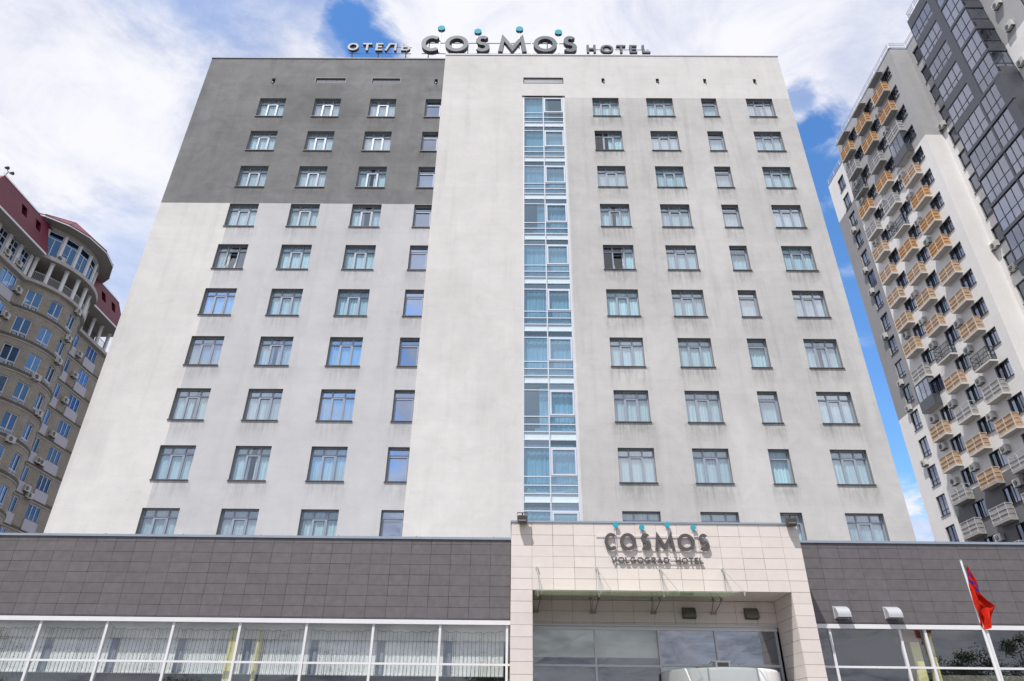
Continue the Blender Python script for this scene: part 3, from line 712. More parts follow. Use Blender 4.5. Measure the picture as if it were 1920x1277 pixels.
# ---------------- revolving door
rd = thing('revolving_door', 'white drum-shaped revolving door under the dark entrance glazing', 'revolving door', (5.8, 21.6, .12))
cx, cy, rr = 5.8, 21.5, 1.62; mb = MB(); n = 64
vs = []; fs = []
for z, r in ((2.42, rr), (3.28, rr), (3.35, rr - .03), (3.36, rr - .12)):
    for i in range(n + 1):
        t = math.pi + math.pi * i / n; vs.append((cx + r * math.cos(t), cy + r * math.sin(t), z))
for j in range(3):
    for i in range(n): fs.append((j * (n + 1) + i, j * (n + 1) + i + 1, (j + 1) * (n + 1) + i + 1, (j + 1) * (n + 1) + i))
mb.add(vs, fs, 'door_white', True)
mb.face([(cx + (rr - .12) * math.cos(math.pi + math.pi * i / n), cy + (rr - .12) * math.sin(math.pi + math.pi * i / n), 3.36) for i in range(n + 1)], 'door_white')
mb.face([(cx + rr * math.cos(math.pi + math.pi * i / n), cy + rr * math.sin(math.pi + math.pi * i / n), 2.42) for i in range(n + 1)][::-1], 'door_white')
mb.build('drum', rd)
for ang in (200, 246, 293, 340):
    q = MB(); t = R(ang); q.tube((cx + (rr + .004) * math.cos(t), cy + (rr + .004) * math.sin(t), 2.42), (cx + (rr + .004) * math.cos(t), cy + (rr + .004) * math.sin(t), 3.33), .02, 'hood_metal', 6)
    q.tube((cx + rr * math.cos(t), cy + rr * math.sin(t), .12), (cx + rr * math.cos(t), cy + rr * math.sin(t), 2.42), .035, 'hood_metal', 8); q.build('post', rd)
q = MB(); vs = []
for z in (.14, 2.41):
    for i in range(n + 1):
        t = math.pi + math.pi * i / n; vs.append((cx + (rr - .03) * math.cos(t), cy + (rr - .03) * math.sin(t), z))
q.add(vs, [(i, i + 1, n + 2 + i, n + 1 + i) for i in range(n)], 'shop_glass', True); q.build('curved_glass', rd)
q = MB()
for a in (20, 110): t = R(a); q.add([(cx - 1.5 * math.cos(t), 21.0 - .9 * math.sin(t), .15), (cx + 1.5 * math.cos(t), 21.0 + .9 * math.sin(t), .15), (cx + 1.5 * math.cos(t), 21.0 + .9 * math.sin(t), 2.4), (cx - 1.5 * math.cos(t), 21.0 - .9 * math.sin(t), 2.4)], [(0, 1, 2, 3)], 'dark_glass')
q.build('door_leaf', rd)
sb = thing('sensor_box', 'small grey box standing on top of the revolving door drum', 'control box', (5.7, 20.7, 3.36))
q = MB(); q.box(5.50, 5.90, 20.55, 20.85, 3.39, 3.55, 'hood_metal'); q.box(5.55, 5.85, 20.54, 20.55, 3.42, 3.52, 'sill_metal'); q.box(5.44, 5.96, 20.62, 20.8, 3.55, 3.575, 'hood_metal')
q.box(5.53, 5.56, 20.6, 20.8, 3.36, 3.39, 'steel'); q.box(5.84, 5.87, 20.6, 20.8, 3.36, 3.39, 'steel'); q.tube((5.44, 20.7, 3.56), (5.38, 20.7, 3.5), .02, 'steel', 6); q.build('housing', sb)

# ================================================================== LETTERS
def off(pts, hw, closed=False):
    n = len(pts); L = []; Rr = []
    for i in range(n):
        p = Vector(pts[i])
        if closed: a = Vector(pts[i - 1]); c = Vector(pts[(i + 1) % n])
        else: a = Vector(pts[i - 1]) if i else None; c = Vector(pts[i + 1]) if i < n - 1 else None
        d1 = (p - a).normalized() if a is not None else None; d2 = (c - p).normalized() if c is not None else None
        if d1 is None: d1 = d2
        if d2 is None: d2 = d1
        n1 = Vector((-d1.y, d1.x)); n2 = Vector((-d2.y, d2.x)); mt = (n1 + n2)
        if mt.length < 1e-4: mt = n1
        mt.normalize(); k = 1 / max(mt.dot(n1), .38)
        L.append(p + mt * hw * k); Rr.append(p - mt * hw * k)
    return L, Rr
def ell(cx, cz, rx, rz, a0, a1, n=24): return [(cx + rx * math.cos(R(a0 + (a1 - a0) * i / n)), cz + rz * math.sin(R(a0 + (a1 - a0) * i / n))) for i in range(n + 1)]
def glyph(ch, w, h, t):
    """strokes (list of (points, closed)) inside a w x h box, stroke width t"""
    q = t / 2; ix, iz = w / 2 - q, h / 2 - q; cx, cz = w / 2, h / 2
    if ch in 'OО': return [(ell(cx, cz, ix, iz, 0, 360, 40)[:-1], True)]
    if ch == 'C': return [(ell(cx + w * .05, cz, ix + w * .02, iz, 48, 312, 32), False)]
    if ch == 'G': return [(ell(cx, cz, ix, iz, 48, 350, 32) + [(w - q, cz)], False), ([(cx, cz - .0), (w, cz)], False)]
    if ch == 'S':
        r1 = iz / 2
        top = ell(cx, cz + r1, ix * .80, r1, 35, 262, 18); bot = ell(cx, cz - r1, ix * .92, r1, 82, -150, 18)
        return [(top + bot, False)]
    if ch == 'M': return [([(q * .9, 0), (w * .17, h - q * 1.4), (cx, h * .20), (w * .83, h - q * 1.4), (w - q * .9, 0)], False)]
    if ch in 'TТ': return [([(0, h - q), (w, h - q)], False), ([(cx, h - t), (cx, 0)], False)]
    if ch in 'EЕ': return [([(w, h - q), (q, h - q), (q, q), (w, q)], False), ([(t, cz), (w * .9, cz)], False)]
    if ch == 'L': return [([(q, h), (q, q), (w, q)], False)]
    if ch == 'H': return [([(q, 0), (q, h)], False), ([(w - q, 0), (w - q, h)], False), ([(t, cz), (w - t, cz)], False)]
    if ch == 'Л': return [([(0, 0), (w * .34, h - q), (w - q, h - q), (w - q, 0)], False)]
    if ch == 'Ь': return [([(q, h), (q, q), (w * .6, q)] + ell(w * .6, h * .31, w * .4 - q, h * .31 - q, -90, 90, 12) + [(t, h * .62 - q)], False)]
    if ch == 'V': return [([(q * .9, h), (cx, q), (w - q * .9, h)], False)]
    if ch == 'A': return [([(q * .9, 0), (cx, h - q), (w - q * .9, 0)], False), ([(w * .24, h * .3), (w * .76, h * .3)], False)]
    if ch == 'R': return [([(q, 0), (q, h - q), (w * .55, h - q)] + ell(w * .55, h * .72, w * .4 - q, h * .28 - q, 90, -90, 12) + [(t, h * .44 + q)], False), ([(w * .5, h * .42), (w - q, 0)], False)]
    if ch == 'D': return [([(q, q), (q, h - q), (w * .45, h - q)] + ell(w * .45, cz, w * .55 - q, iz, 90, -90, 20) + [(q, q)], False)]
def letter(parent, ch, x, z, w, h, t, y0, y1, face, side, rim=None):
    mb = MB(); bmp = 0
    for pts, closed in glyph(ch, w, h, t):
        passes = [(t / 2, y0, y1, face, side)]
        if rim: passes = [(t / 2, y0, y1, rim, side), (t / 2 - rim[1], y0 - .004, y0 + .01, face, face)] if False else [(t / 2, y0, y1, face, side)]
        for hw, a, c, mf, ms in passes:
            a -= bmp; c += bmp
            L, Q = off([(px + x, pz + z) for px, pz in pts], hw, closed); n = len(L); m_ = n if closed else n - 1
            for i in range(m_):
                j = (i + 1) % n
                mb.face([(Q[i].x, a, Q[i].y), (Q[j].x, a, Q[j].y), (L[j].x, a, L[j].y), (L[i].x, a, L[i].y)], mf)
                mb.face([(Q[i].x, c, Q[i].y), (L[i].x, c, L[i].y), (L[j].x, c, L[j].y), (Q[j].x, c, Q[j].y)], ms)
                mb.face([(L[i].x, a, L[i].y), (L[j].x, a, L[j].y), (L[j].x, c, L[j].y), (L[i].x, c, L[i].y)], ms)
                mb.face([(Q[j].x, a, Q[j].y), (Q[i].x, a, Q[i].y), (Q[i].x, c, Q[i].y), (Q[j].x, c, Q[j].y)], ms)
            if not closed:
                for i in (0, n - 1): mb.face([(L[i].x, a, L[i].y), (Q[i].x, a, Q[i].y), (Q[i].x, c, Q[i].y), (L[i].x, c, L[i].y)], ms)
        bmp += .0025
    return mb.build('letter', parent)
def disc(parent, x, z, y0, y1, r, zpost):
    mb = MB(); mb.tube((x, y0, z), (x, y0 + .02, z), r, 'teal', 32); mb.tube((x, y0 + .02, z), (x, y1, z), r * .985, 'sign_side', 32)
    mb.build('dot', parent)
    q = MB(); q.tube((x - .02, (y0 + y1) / 2 + .03, zpost), (x - .02, (y0 + y1) / 2 + .03, z), .045 if r > .2 else .012, 'rail_white' if r > .2 else 'white_paint', 6); q.build('post', parent)
# rooftop sign
sg = thing('roof_sign', 'large grey COSMOS letters with four teal dots on the hotel roof', 'sign', (-1.5, 33.8, 45.8), 'rooftop sign letters')
ys0, ys1 = 33.45, 33.80
for ch, a, c in (('C', -7.48, -5.95), ('O', -5.62, -3.86), ('S', -3.35, -2.18), ('M', -1.55, .60), ('O', 1.14, 2.92), ('S', 3.36, 4.46)):
    letter(sg, ch, a, 46.62, c - a, 1.86, .33, ys0, ys1, 'sign_grey', 'sign_side')
for x, z in ((-6.03, 49.5), (-3.17, 49.12), (.06, 49.43), (3.08, 49.07)): disc(sg, x, z, 33.5, 33.72, .285, 46.7)
mb = MB()
for z in (48.1, 46.85): mb.tube((-7.4, 33.85, z), (4.3, 33.85, z), .035, 'steel', 6)
for x in (-6.9, -3.9, -.6, 2.2, 4.2, -5.2, 1.0):
    mb.tube((x, 33.9, 45.4), (x, 33.85, 48.1), .035, 'steel', 6); mb.tube((x, 33.85, 46.85), (x, 35.2, 45.4), .025, 'steel', 6)
mb.build('support_frame', sg)
sg = thing('roof_sign', 'small Cyrillic ОТЕЛЬ letters left of COSMOS on the hotel roof', 'sign', (-10.6, 33.8, 45.5), 'rooftop sign letters')
for ch, a, c in (('О', -13.05, -12.2), ('Т', -11.9, -11.2), ('Е', -10.9, -10.36), ('Л', -10.12, -9.3), ('Ь', -8.95, -8.26)):
    letter(sg, ch, a, 46.75, c - a, .86, .17, 33.5, 33.72, 'sign_rim', 'sign_side')
mb = MB()
for z in (47.45, 46.72): mb.tube((-13, 33.78, z), (-8.2, 33.78, z), .03, 'steel', 6)
for x in (-12.7, -10.7, -8.6): mb.tube((x, 33.8, 45.3), (x, 33.78, 47.45), .035, 'steel', 6); mb.tube((x, 33.8, 46.72), (x, 34.9, 45.3), .03, 'steel', 6)
mb.build('support_frame', sg)
sg = thing('roof_sign', 'small HOTEL letters right of COSMOS on the hotel roof', 'sign', (7.6, 33.8, 45.8), 'rooftop sign letters')
for ch, a, c in (('H', 5.18, 5.86), ('O', 6.22, 7.2), ('T', 7.44, 8.14), ('E', 8.43, 8.99), ('L', 9.38, 9.98)):
    letter(sg, ch, a, 46.62, c - a, .90, .17, 33.5, 33.72, 'sign_grey', 'sign_side')
mb = MB()
for z in (47.3, 46.6): mb.tube((5.2, 33.78, z), (9.95, 33.78, z), .03, 'steel', 6)
for x in (5.3, 7.3, 9.7): mb.tube((x, 33.8, 45.4), (x, 33.78, 47.3), .035, 'steel', 6); mb.tube((x, 33.8, 46.6), (x, 34.7, 45.4), .03, 'steel', 6)
mb.build('support_frame', sg)
# entrance sign
sg = thing('entrance_sign', 'charcoal COSMOS VOLGOGRAD HOTEL letters with teal dots on the beige portal', 'sign', (4.1, 19.9, 6.0))
for ch, a, c in (('C', 2.575, 2.95), ('O', 3.03, 3.49), ('S', 3.62, 3.93), ('M', 4.03, 4.60), ('O', 4.69, 5.18), ('S', 5.29, 5.61)):
    letter(sg, ch, a, 6.36, c - a, .49, .088, 19.915, 19.955, 'sign_charcoal', 'sign_charcoal')
wd = {'V': .17, 'O': .18, 'L': .11, 'G': .17, 'R': .13, 'A': .17, 'D': .15, 'H': .14, 'T': .13, 'E': .11, ' ': .13}
txt = 'VOLGOGRAD HOTEL'; tot = sum(wd[ch] for ch in txt); gap = (2.62 - tot) / (len(txt) - 1); x = 2.745
for ch in txt:
    if ch != ' ': letter(sg, ch, x, 6.01, wd[ch], .165, .032, 19.935, 19.96, 'sign_charcoal', 'sign_charcoal')
    x += wd[ch] + gap
for x, z in ((2.94, 7.085), (3.69, 7.02), (4.44, 7.10), (5.19, 7.03)): disc(sg, x, z + .0, 19.905, 19.945, .078, 6.45)
mb = MB()
for z, a, c in ((6.785, 2.35, 5.42), (6.40, 2.86, 5.40), (6.145, 2.85, 5.34), (6.035, 2.85, 5.36)): mb.box(a, c, 19.964, 19.978, z - .009, z + .009, 'white_paint')
for x in (2.92, 3.67, 4.42, 5.17): mb.box(x - .011, x + .011, 19.98, 19.992, 6.0, 7.0, 'white_paint')
for x in (2.92, 3.67, 4.42, 5.17):
    for z in (6.1, 6.75): mb.tube((x, 19.975, z), (x, 20.0, z), .012, 'white_paint', 6)
mb.build('mounting_rail', sg)

# ---------------- floodlights, hoods, flag
for x, lab in ((.21, 'olive floodlight on the left top corner of the beige portal'), (8.03, 'olive floodlight on the right top corner of the beige portal')):
    t = thing('floodlight', lab, 'floodlight', (x, 19.9, 7.2), 'floodlights on the portal coping')
    q = MB()
    q.add([(x - .13, 19.730, 7.10), (x + .13, 19.730, 7.10), (x + .13, 19.910, 7.09), (x - .13, 19.910, 7.09), (x - .14, 19.690, 7.26), (x + .14, 19.690, 7.26), (x + .12, 19.950, 7.25), (x - .12, 19.950, 7.25)],
          [(3, 2, 1, 0), (4, 5, 6, 7), (0, 1, 5, 4), (1, 2, 6, 5), (2, 3, 7, 6), (3, 0, 4, 7)], 'lamp_olive')
    for i in range(4): q.box(x - .12, x + .12, 19.710 + i * .06, 19.730 + i * .06, 7.26, 7.29, 'lamp_olive')
    q.build('housing', t)
    q = MB(); q.box(x - .155, x - .14, 19.790, 19.840, 7.15, 7.38, 'lamp_olive'); q.box(x + .14, x + .155, 19.790, 19.840, 7.15, 7.38, 'lamp_olive'); q.box(x - .155, x + .155, 19.790, 19.840, 7.38, 7.395, 'lamp_olive')
    q.tube((x, 19.810, 7.38), (x, 20.0, 7.22), .02, 'lamp_olive', 6); q.tube((x - .1, 19.830, 7.3), (x + .1, 19.960, 7.34), .012, 'cable_dark', 5); q.build('bracket', t)
    q = MB(); q.box(x - .115, x + .115, 19.715, 19.740, 7.12, 7.23, 'dark_glass'); q.build('lens', t)
def hood(x0, x1, yb, z0, z1, dep, mat, label):
    t = thing('vent_hood', label, 'vent hood', ((x0 + x1) / 2, yb, z0), 'wall vent hoods beside the entrance')
    q = MB(); n = 10; pr = []
    for i in range(n + 1):
        a = R(90 * i / n); pr.append((yb - dep * math.sin(a), z0 + .06 + (z1 - z0 - .06) * math.cos(a)))
    pr.append((yb - dep, z0))
    for i in range(len(pr) - 1):
        q.face([(x0, *pr[i]), (x1, *pr[i]), (x1, *pr[i + 1]), (x0, *pr[i + 1])], mat, True)
    for xx in (x0, x1): q.face([(xx, yb, z0)] + [(xx, *p_) for p_ in pr], mat)
    q.build('cover', t)
    g = MB(); g.face([(x0 + .01, yb, z0 + .02), (x1 - .01, yb, z0 + .02), (x1 - .01, yb - dep + .01, z0 + .02), (x0 + .01, yb - dep + .01, z0 + .02)], 'sill_metal')
    g.box(x0 - .02, x1 + .02, yb - .01, yb, z0 - .02, z1 + .02, mat); g.build('grille', t)
hood(9.30, 9.68, PY - .005, 4.78, 5.08, .24, 'hood_metal', 'pale metal vent hood on dark tiles, the one next to the portal')
hood(10.76, 11.16, PY - .005, 4.78, 5.08, .24, 'hood_metal', 'pale metal vent hood on dark tiles, the one farther from the portal')
hood(4.97, 5.33, RY - .005, 4.78, 5.06, .2, 'hood_brown', 'brown vent hood inside the recess, half behind the canopy glass')
hood(6.80, 7.17, RY - .005, 4.78, 5.06, .2, 'hood_brown', 'brown vent hood inside the recess near the right jamb')
fl = thing('flagpole', 'white flagpole in front of the dark wall right of the portal', 'flagpole', (12.56, 19.7, .12))
q = MB(); q.tube((12.60, 19.7, .12), (12.53, 19.7, 6.10), .064, 'white_paint', 16, .028); q.build('pole', fl)
q = MB(); q.tube((12.53, 19.7, 6.10), (12.53, 19.7, 6.13), .032, 'hood_metal', 12); q.tube((12.54, 19.66, 5.98), (12.62, 19.6, 5.9), .015, 'lamp_olive', 6); q.box(12.57, 12.62, 19.6, 19.65, 5.88, 5.97, 'lamp_olive'); q.build('finial', fl)
q = MB(); nu, nv = 40, 50; vs = []; fs = []
def flagpt(u, v):
    # v 0 top .. 1 bottom, u 0 hoist .. 1 fly ; limp, gathered in folds
    def lerp(tab, v):
        for (a, x0), (c, x1) in zip(tab[:-1], tab[1:]):
            if v <= c: return x0 + (x1 - x0) * (v - a) / (c - a)
        return tab[-1][1]
    xl = lerp(((0, 12.575), (.4, 12.50), (.9, 12.43), (1, 12.46)), v)
    xr = lerp(((0, 12.60), (.3, 12.64), (.52, 12.70), (.62, 12.82), (.70, 13.00), (.80, 12.90), (.92, 12.80), (1, 12.72)), v)
    zt = 5.90 - v * 1.42 - (.20 * u * (1 - u) * 2 if v > .9 else 0) - .12 * u * v ** 2
    x = xl + (xr - xl) * u
    y = 19.60 - .04 * u + (.03 + .09 * v) * math.sin(u * 10 + v * 5.2) + .04 * math.sin(u * 19 - v * 7) * (.4 + v)
    return (x + .012 * math.sin(v * 15 + u * 4), y, zt + .03 * math.sin(u * 9 + 1))
for j in range(nv + 1):
    for i in range(nu + 1): vs.append(flagpt(i / nu, j / nv))
q.v = vs; q.mats = ['flag_red', 'flag_blue']
for j in range(nv):
    for i in range(nu):
        a = j * (nu + 1) + i; q.f.append((a, a + 1, a + nu + 2, a + nu + 1)); q.sm.append(True)
        t = (j / nv) * 10 - (i / nu) * 3.2
        q.mi.append(1 if .1 < t < .85 or 1.5 < t < 2.3 else 0)
fo = q.build('flag'); tag(fo, 'limp red flag with two violet-blue bars hanging from the white pole', 'flag')

# ================================================================== AC unit kit
def ac_mesh():
    f = MB(); f.box(-.42, .42, -.34, -.04, 0, .58, 'ac_white'); f.box(-.36, .36, -.04, .1, -.05, -.01, 'ac_dark'); f.box(-.34, -.28, -.34, .1, -.06, -.02, 'ac_dark'); f.box(.28, .34, -.34, .1, -.06, -.02, 'ac_dark')
    g = MB(); g.tube((-.12, -.355, .29), (-.12, -.34, .29), .23, 'ac_dark', 16)
    for r in (.08, .15, .21):
        for i in range(12):
            a, c = 2 * math.pi * i / 12, 2 * math.pi * (i + 1) / 12
            g.tube((-.12 + r * math.cos(a), -.36, .29 + r * math.sin(a)), (-.12 + r * math.cos(c), -.36, .29 + r * math.sin(c)), .008, 'ac_white', 3, caps=False)
    g.box(.18, .38, -.345, -.34, .06, .5, 'rail_grey')
    return mesh_of(f, 'air_conditioner'), mesh_of(g, 'fan')
AC = ac_mesh()
def put_ac(parent, loc, rz):
    o = link(AC[0], 'air_conditioner', parent, loc, (0, 0, rz)); link(AC[1], 'fan', o, None, None, True)

# ================================================================== RIGHT TOWER (facades face -X)
tw = thing('apartment_tower', 'tall white and grey apartment tower with rows of orange-boarded balconies, right of the hotel', 'apartment tower', (45, 50, 0))
AX, BX, DX = 39.82, 41.65, 40.0
RN = -math.pi / 2     # local x -> -Y, local y(inward) -> +X
TT = [64.86 - 3.0 * k for k in range(21)]
mb = MB()
hA = []
for y in (48.5, 52.75, 56.95):
    for z in TT:
        hA.append((y, y + 1.05, z - 1.5, z)); hA.append((y + 1.05, y + 1.8, z - 2.5, z))
def mA(u, z): return 'tower_mid' if z > 65.6 else ('tower_grey' if z > 53.2 else ('tower_white' if z > 20.95 else 'tower_dark'))
wall(mb, lambda u, z, d: (AX + d, u, z), [47.47, 61.2], [0, 20.95, 53.2, 66.2], hA, lambda u, z: 'tower_grey' if z > 53.2 else ('tower_white' if z > 20.95 else 'tower_dark'), .22, 'tower_grey')
for z0, z1, mm in ((0, 53.2, 'tower_white'), (53.2, 66.2, 'tower_grey')):
    mb.face([(AX, 47.47, z0), (BX, 47.47, z0), (BX, 47.47, z1), (AX, 47.47, z1)], mm)
for z0, z1, mm in ((0, 53.2, 'tower_white'), (53.2, 66.2, 'tower_grey')):
    mb.face([(AX, 61.2, z0), (BX, 61.2, z0), (BX, 61.2, z1), (AX, 61.2, z1)], mm)
hF = [(64.75, 66.3, z - 1.95, z) for z in TT]
wall(mb, lambda u, z, d: (BX + d, u, z), [61.2, 68.55], [0, 32.1, 59.9, 66.2], hF, lambda u, z: 'tower_white' if z > 59.9 else ('tower_mid' if z > 32.1 else 'tower_white'), .22, 'tower_grey')
mb.face([(BX, 68.55, 0), (60, 68.55, 0), (60, 68.55, 66.2), (BX, 68.55, 66.2)], 'tower_grey')
hB = [(45.1, 46.95, z - 1.9, z) for z in TT] + [(32.9, 34.75, z - 1.9, z) for z in TT[2:]] + [(28.0, 29.8, z - 1.9, z) for z in TT[2:]]
wall(mb, lambda u, z, d: (BX + d, u, z), [20, 47.47], [0, 53.3, 66.2], hB, lambda u, z: 'tower_grey' if z > 53.3 else 'tower_white', .22, 'tower_grey')
mb.face([(BX, 20, 0), (60, 20, 0), (60, 20, 66.2), (BX, 20, 66.2)], 'tower_white')
mb.face([(60, 20, 0), (60, 68.5, 0), (60, 68.5, 66.2), (60, 20, 66.2)], 'tower_white')
mb.face([(BX, 20, 66.2), (60, 20, 66.2), (60, 68.55, 66.2), (BX, 68.55, 66.2)], 'roof_flat'); mb.face([(AX, 47.47, 66.2), (BX, 47.47, 66.2), (BX, 61.2, 66.2), (AX, 61.2, 66.2)], 'roof_flat')
mb.build('wall', tw)
mb = MB(); mb.box(BX + .8, 59, 21, 68, 1, 65.9, 'room_dark'); mb.box(AX + .9, BX + .7, 47.8, 61, 1, 65.9, 'room_dark'); mb.build('room', tw)
# roof rail
mb = MB()
path = [(BX + .1, 68.4), (BX + .1, 61.3), (AX + .1, 61.1), (AX + .1, 47.57), (BX + .1, 47.57), (BX + .1, 44.2)]
for (xa, ya), (xb, yb_) in zip(path[:-1], path[1:]):
    for z in (66.6, 66.95, 67.2): mb.tube((xa, ya, z), (xb, yb_, z), .035, 'rail_white', 5)
    L = math.hypot(xb - xa, yb_ - ya); n = max(1, int(L / 1.6))
    for i in range(n): mb.tube((xa + (xb - xa) * i / n, ya + (yb_ - ya) * i / n, 66.2), (xa + (xb - xa) * i / n, ya + (yb_ - ya) * i / n, 67.2), .03, 'rail_white', 5)
mb.build('roof_railing', tw)
mb = MB()
for (xa, ya), (xb, yb_) in zip(path[:-1], path[1:]):
    x0_, x1_ = sorted((xa, xb)); y0_, y1_ = sorted((ya, yb_)); mb.box(x0_ - .14, x1_ + .14, y0_ - .14, y1_ + .14, 66.2, 66.27 + .002 * path.index((xa, ya)), 'flashing')
mb.build('coping', tw)
# windows kits
def kit_grid(w, h, cols, rows, fm, gm, t=.05, d=.12, sill=True, thick=.07):
    f = MB(); p = MB()
    f.box(0, w, d, d + thick, 0, t, fm); f.box(0, w, d, d + thick, h - t, h, fm); f.box(0, t, d, d + thick, t, h - t, fm); f.box(w - t, w, d, d + thick, t, h - t, fm)
    xs = [0] + cols + [w]; zs = [0] + rows + [h]
    for x in cols: f.box(x - t / 2, x + t / 2, d - .004, d + thick - .004, t, h - t, fm)
    for z in rows: f.box(t, w - t, d - .008, d + thick - .008, z - t / 2, z + t / 2, fm)
    for i in range(len(xs) - 1):
        for j in range(len(zs) - 1):
            e = random.uniform(-.004, .004)
            p.face([(xs[i] + t / 2, d + .04 + e, zs[j] + t / 2), (xs[i + 1] - t / 2, d + .04 - e, zs[j] + t / 2), (xs[i + 1] - t / 2, d + .04, zs[j + 1] - t / 2), (xs[i] + t / 2, d + .04, zs[j + 1] - t / 2)], gm)
    s = None
    if sill: s = MB(); s.box(-.03, w + .03, -.08, d, -.04, -.004, 'sill_metal'); s = mesh_of(s, 'sill')
    return mesh_of(f, 'window'), mesh_of(p, 'pane'), s
kA = kit_grid(1.05, 1.5, [.45], [], 'anthracite_frame', 'tower_glass')
kD = kit_grid(.75, 2.5, [], [1.0], 'anthracite_frame', 'tower_glass', sill=False)
kF = kit_grid(1.55, 1.95, [.75], [.5], 'anthracite_frame', 'tower_glass')
kB = kit_grid(1.85, 1.9, [.9], [.35], 'anthracite_frame', 'tower_glass')
cA = [mesh_of(curtain_mesh(0, 1.05, 0, 1.5, .03, 1, 'sheer_curtain', .3, 200 + i), 'curtain') for i in range(2)]
rnd = random.Random(5)
for y in (48.5, 52.75, 56.95):
    for k, z in enumerate(TT):
        if z < 13: continue
        place_window(tw, kA, (AX, y + 1.05, z - 1.5), RN, 1.05, 1.5, [cA[rnd.randrange(2)]] if rnd.random() < .55 else None)
        place_window(tw, kD, (AX, y + 1.8, z - 2.5), RN, .75, 2.5, None, 'balcony_door')
for z in TT:
    if z > 15: place_window(tw, kF, (BX, 66.3, z - 1.95), RN, 1.55, 1.95, [cA[rnd.randrange(2)]] if rnd.random() < .4 else None)
for z in TT[:14]: place_window(tw, kB, (BX, 46.95, z - 1.9), RN, 1.85, 1.9, None)
for z in TT[2:10]: place_window(tw, kB, (BX, 34.75, z - 1.9), RN, 1.85, 1.9, None)
# balconies: local x along -Y from far end (0) to near end (2.2), y from -.66 (out) to 0, z from slab bottom
def balcony_meshes(railm, boardm, boarded, slabm, cross=False):
    s = MB(); s.box(0, 2.2, -.66, 0, 0, .16, slabm)
    r = MB(); z0, z1 = .16, 1.40; o = -.63
    bars = [z0 + .06, z0 + .42, z0 + .78, z1 - .03]
    for z in bars:
        r.box(.03, 2.17, o - .02, o + .02, z - .022, z + .022, railm)
        for x in (.03, 2.17): r.box(x - .02, x + .02, o + .021, 0, z - .022, z + .022, railm)
    for x in (.03, 1.1, 2.17): r.box(x - .025, x + .025, o - .025, o + .025, z0, z1, railm)
    for x in (.03, 2.17): r.box(x - .021, x + .021, -.06, -.02, z0, z1, railm)
    bm = None
    if boarded:
        bm = MB()
        for i in range(3):
            za, zc = bars[i] + .05, bars[i + 1] - .05
            if boarded == 2 and i == 2: continue
            bm.box(.06, 1.06, o + .025, o + .04, za, zc, boardm); bm.box(1.14, 2.13, o + .025, o + .04, za, zc, boardm)
            for x in (.035, 2.15): bm.box(x - .006, x + .006, o + .08, -.08, za, zc, boardm)
    else:
        bm = MB()
        for i in range(24): x = .08 + i * .089; bm.box(x - .006, x + .006, o - .006, o + .006, z0 + .08, z1 - .05, railm)
        if cross:
            bm.tube((.05, o, z0), (1.1, o, z1), .012, railm, 4); bm.tube((1.1, o, z0), (2.15, o, z1), .012, railm, 4); bm.tube((2.17, o, z0), (2.17, -.03, z1), .012, railm, 4)
    return mesh_of(s, 'balcony'), mesh_of(r, 'railing'), mesh_of(bm, 'infill')
BK = {}
for dark in (0, 1):
    sm_ = 'concrete_dark' if dark else 'concrete_slab'  # darker concrete on the grey and dark painted wall bands
    BK['o', dark] = balcony_meshes('rail_cream', 'board_orange', 1, sm_); BK['t', dark] = balcony_meshes('rail_sand', 'board_tan', 1, sm_)
    BK['g', dark] = balcony_meshes('rail_grey', 'board_grey', 1, sm_); BK['w', dark] = balcony_meshes('rail_grey', 'board_grey', 2, sm_); BK['d', dark] = balcony_meshes('rail_dark', 'rail_dark', 0, sm_, True)
lab = {'o': 'balcony with warm orange boards behind a cream rail', 't': 'balcony with pale tan boards behind a sand-coloured rail', 'g': 'balcony with grey boards and grey rail', 'w': 'balcony with a pale grey open-topped rail', 'd': 'balcony with thin black rail'}
glz_f, glz_p = MB(), MB()
glz_f.box(-.05, 2.25, -.74, -.70, .0, 1.1, 'anthracite'); glz_f.box(-.05, -.01, -.70, 0, 0, 1.1, 'anthracite'); glz_f.box(2.21, 2.25, -.70, 0, 0, 1.1, 'anthracite')
for x in (-.03, .7, 1.45, 2.23): glz_f.box(x - .03, x + .03, -.745, -.69, 1.1, 2.84, 'anthracite_frame')
glz_f.box(-.05, 2.25, -.748, -.69, 2.78, 2.84, 'anthracite_frame'); glz_f.box(2.2, 2.24, -.69, 0, 2.78, 2.84, 'anthracite_frame')
glz_p.face([(0, -.72, 1.1), (2.2, -.72, 1.1), (2.2, -.72, 2.78), (0, -.72, 2.78)], 'tower_glass'); glz_p.face([(2.22, -.68, 1.1), (2.22, 0, 1.1), (2.22, 0, 2.78), (2.22, -.68, 2.78)], 'tower_glass')
glz_f, glz_p = mesh_of(glz_f, 'enclosure'), mesh_of(glz_p, 'pane')
pat = {49.56: 'xooggtoootttdgtwgogtg', 53.77: 'xoogogdotttdtwttggtgg', 57.98: 'xogdogtttttgdttwgtggg'}
glazed = {(49.56, 4), (57.98, 12)}
for y, s in pat.items():
    for k in range(18):
        zb = 65.13 - 3.0 * k
        if zb < 12: continue
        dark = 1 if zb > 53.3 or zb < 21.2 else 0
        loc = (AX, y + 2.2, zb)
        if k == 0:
            q = MB(); q.box(AX - .68, AX, y, y + 2.2, zb, zb + .16, 'concrete_dark'); q.build('balcony_roof', tw); continue
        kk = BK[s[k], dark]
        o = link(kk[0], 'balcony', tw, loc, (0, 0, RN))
        if (y, k) in glazed:
            link(glz_f, 'enclosure', o, None, None, True); link(glz_p, 'pane', o, None, None, True); o['label'] = 'balcony enclosed with anthracite panels and glass'
        else:
            link(kk[1], 'railing', o, None, None, True); link(kk[2], 'infill', o, None, None, True); o['label'] = lab[s[k]]
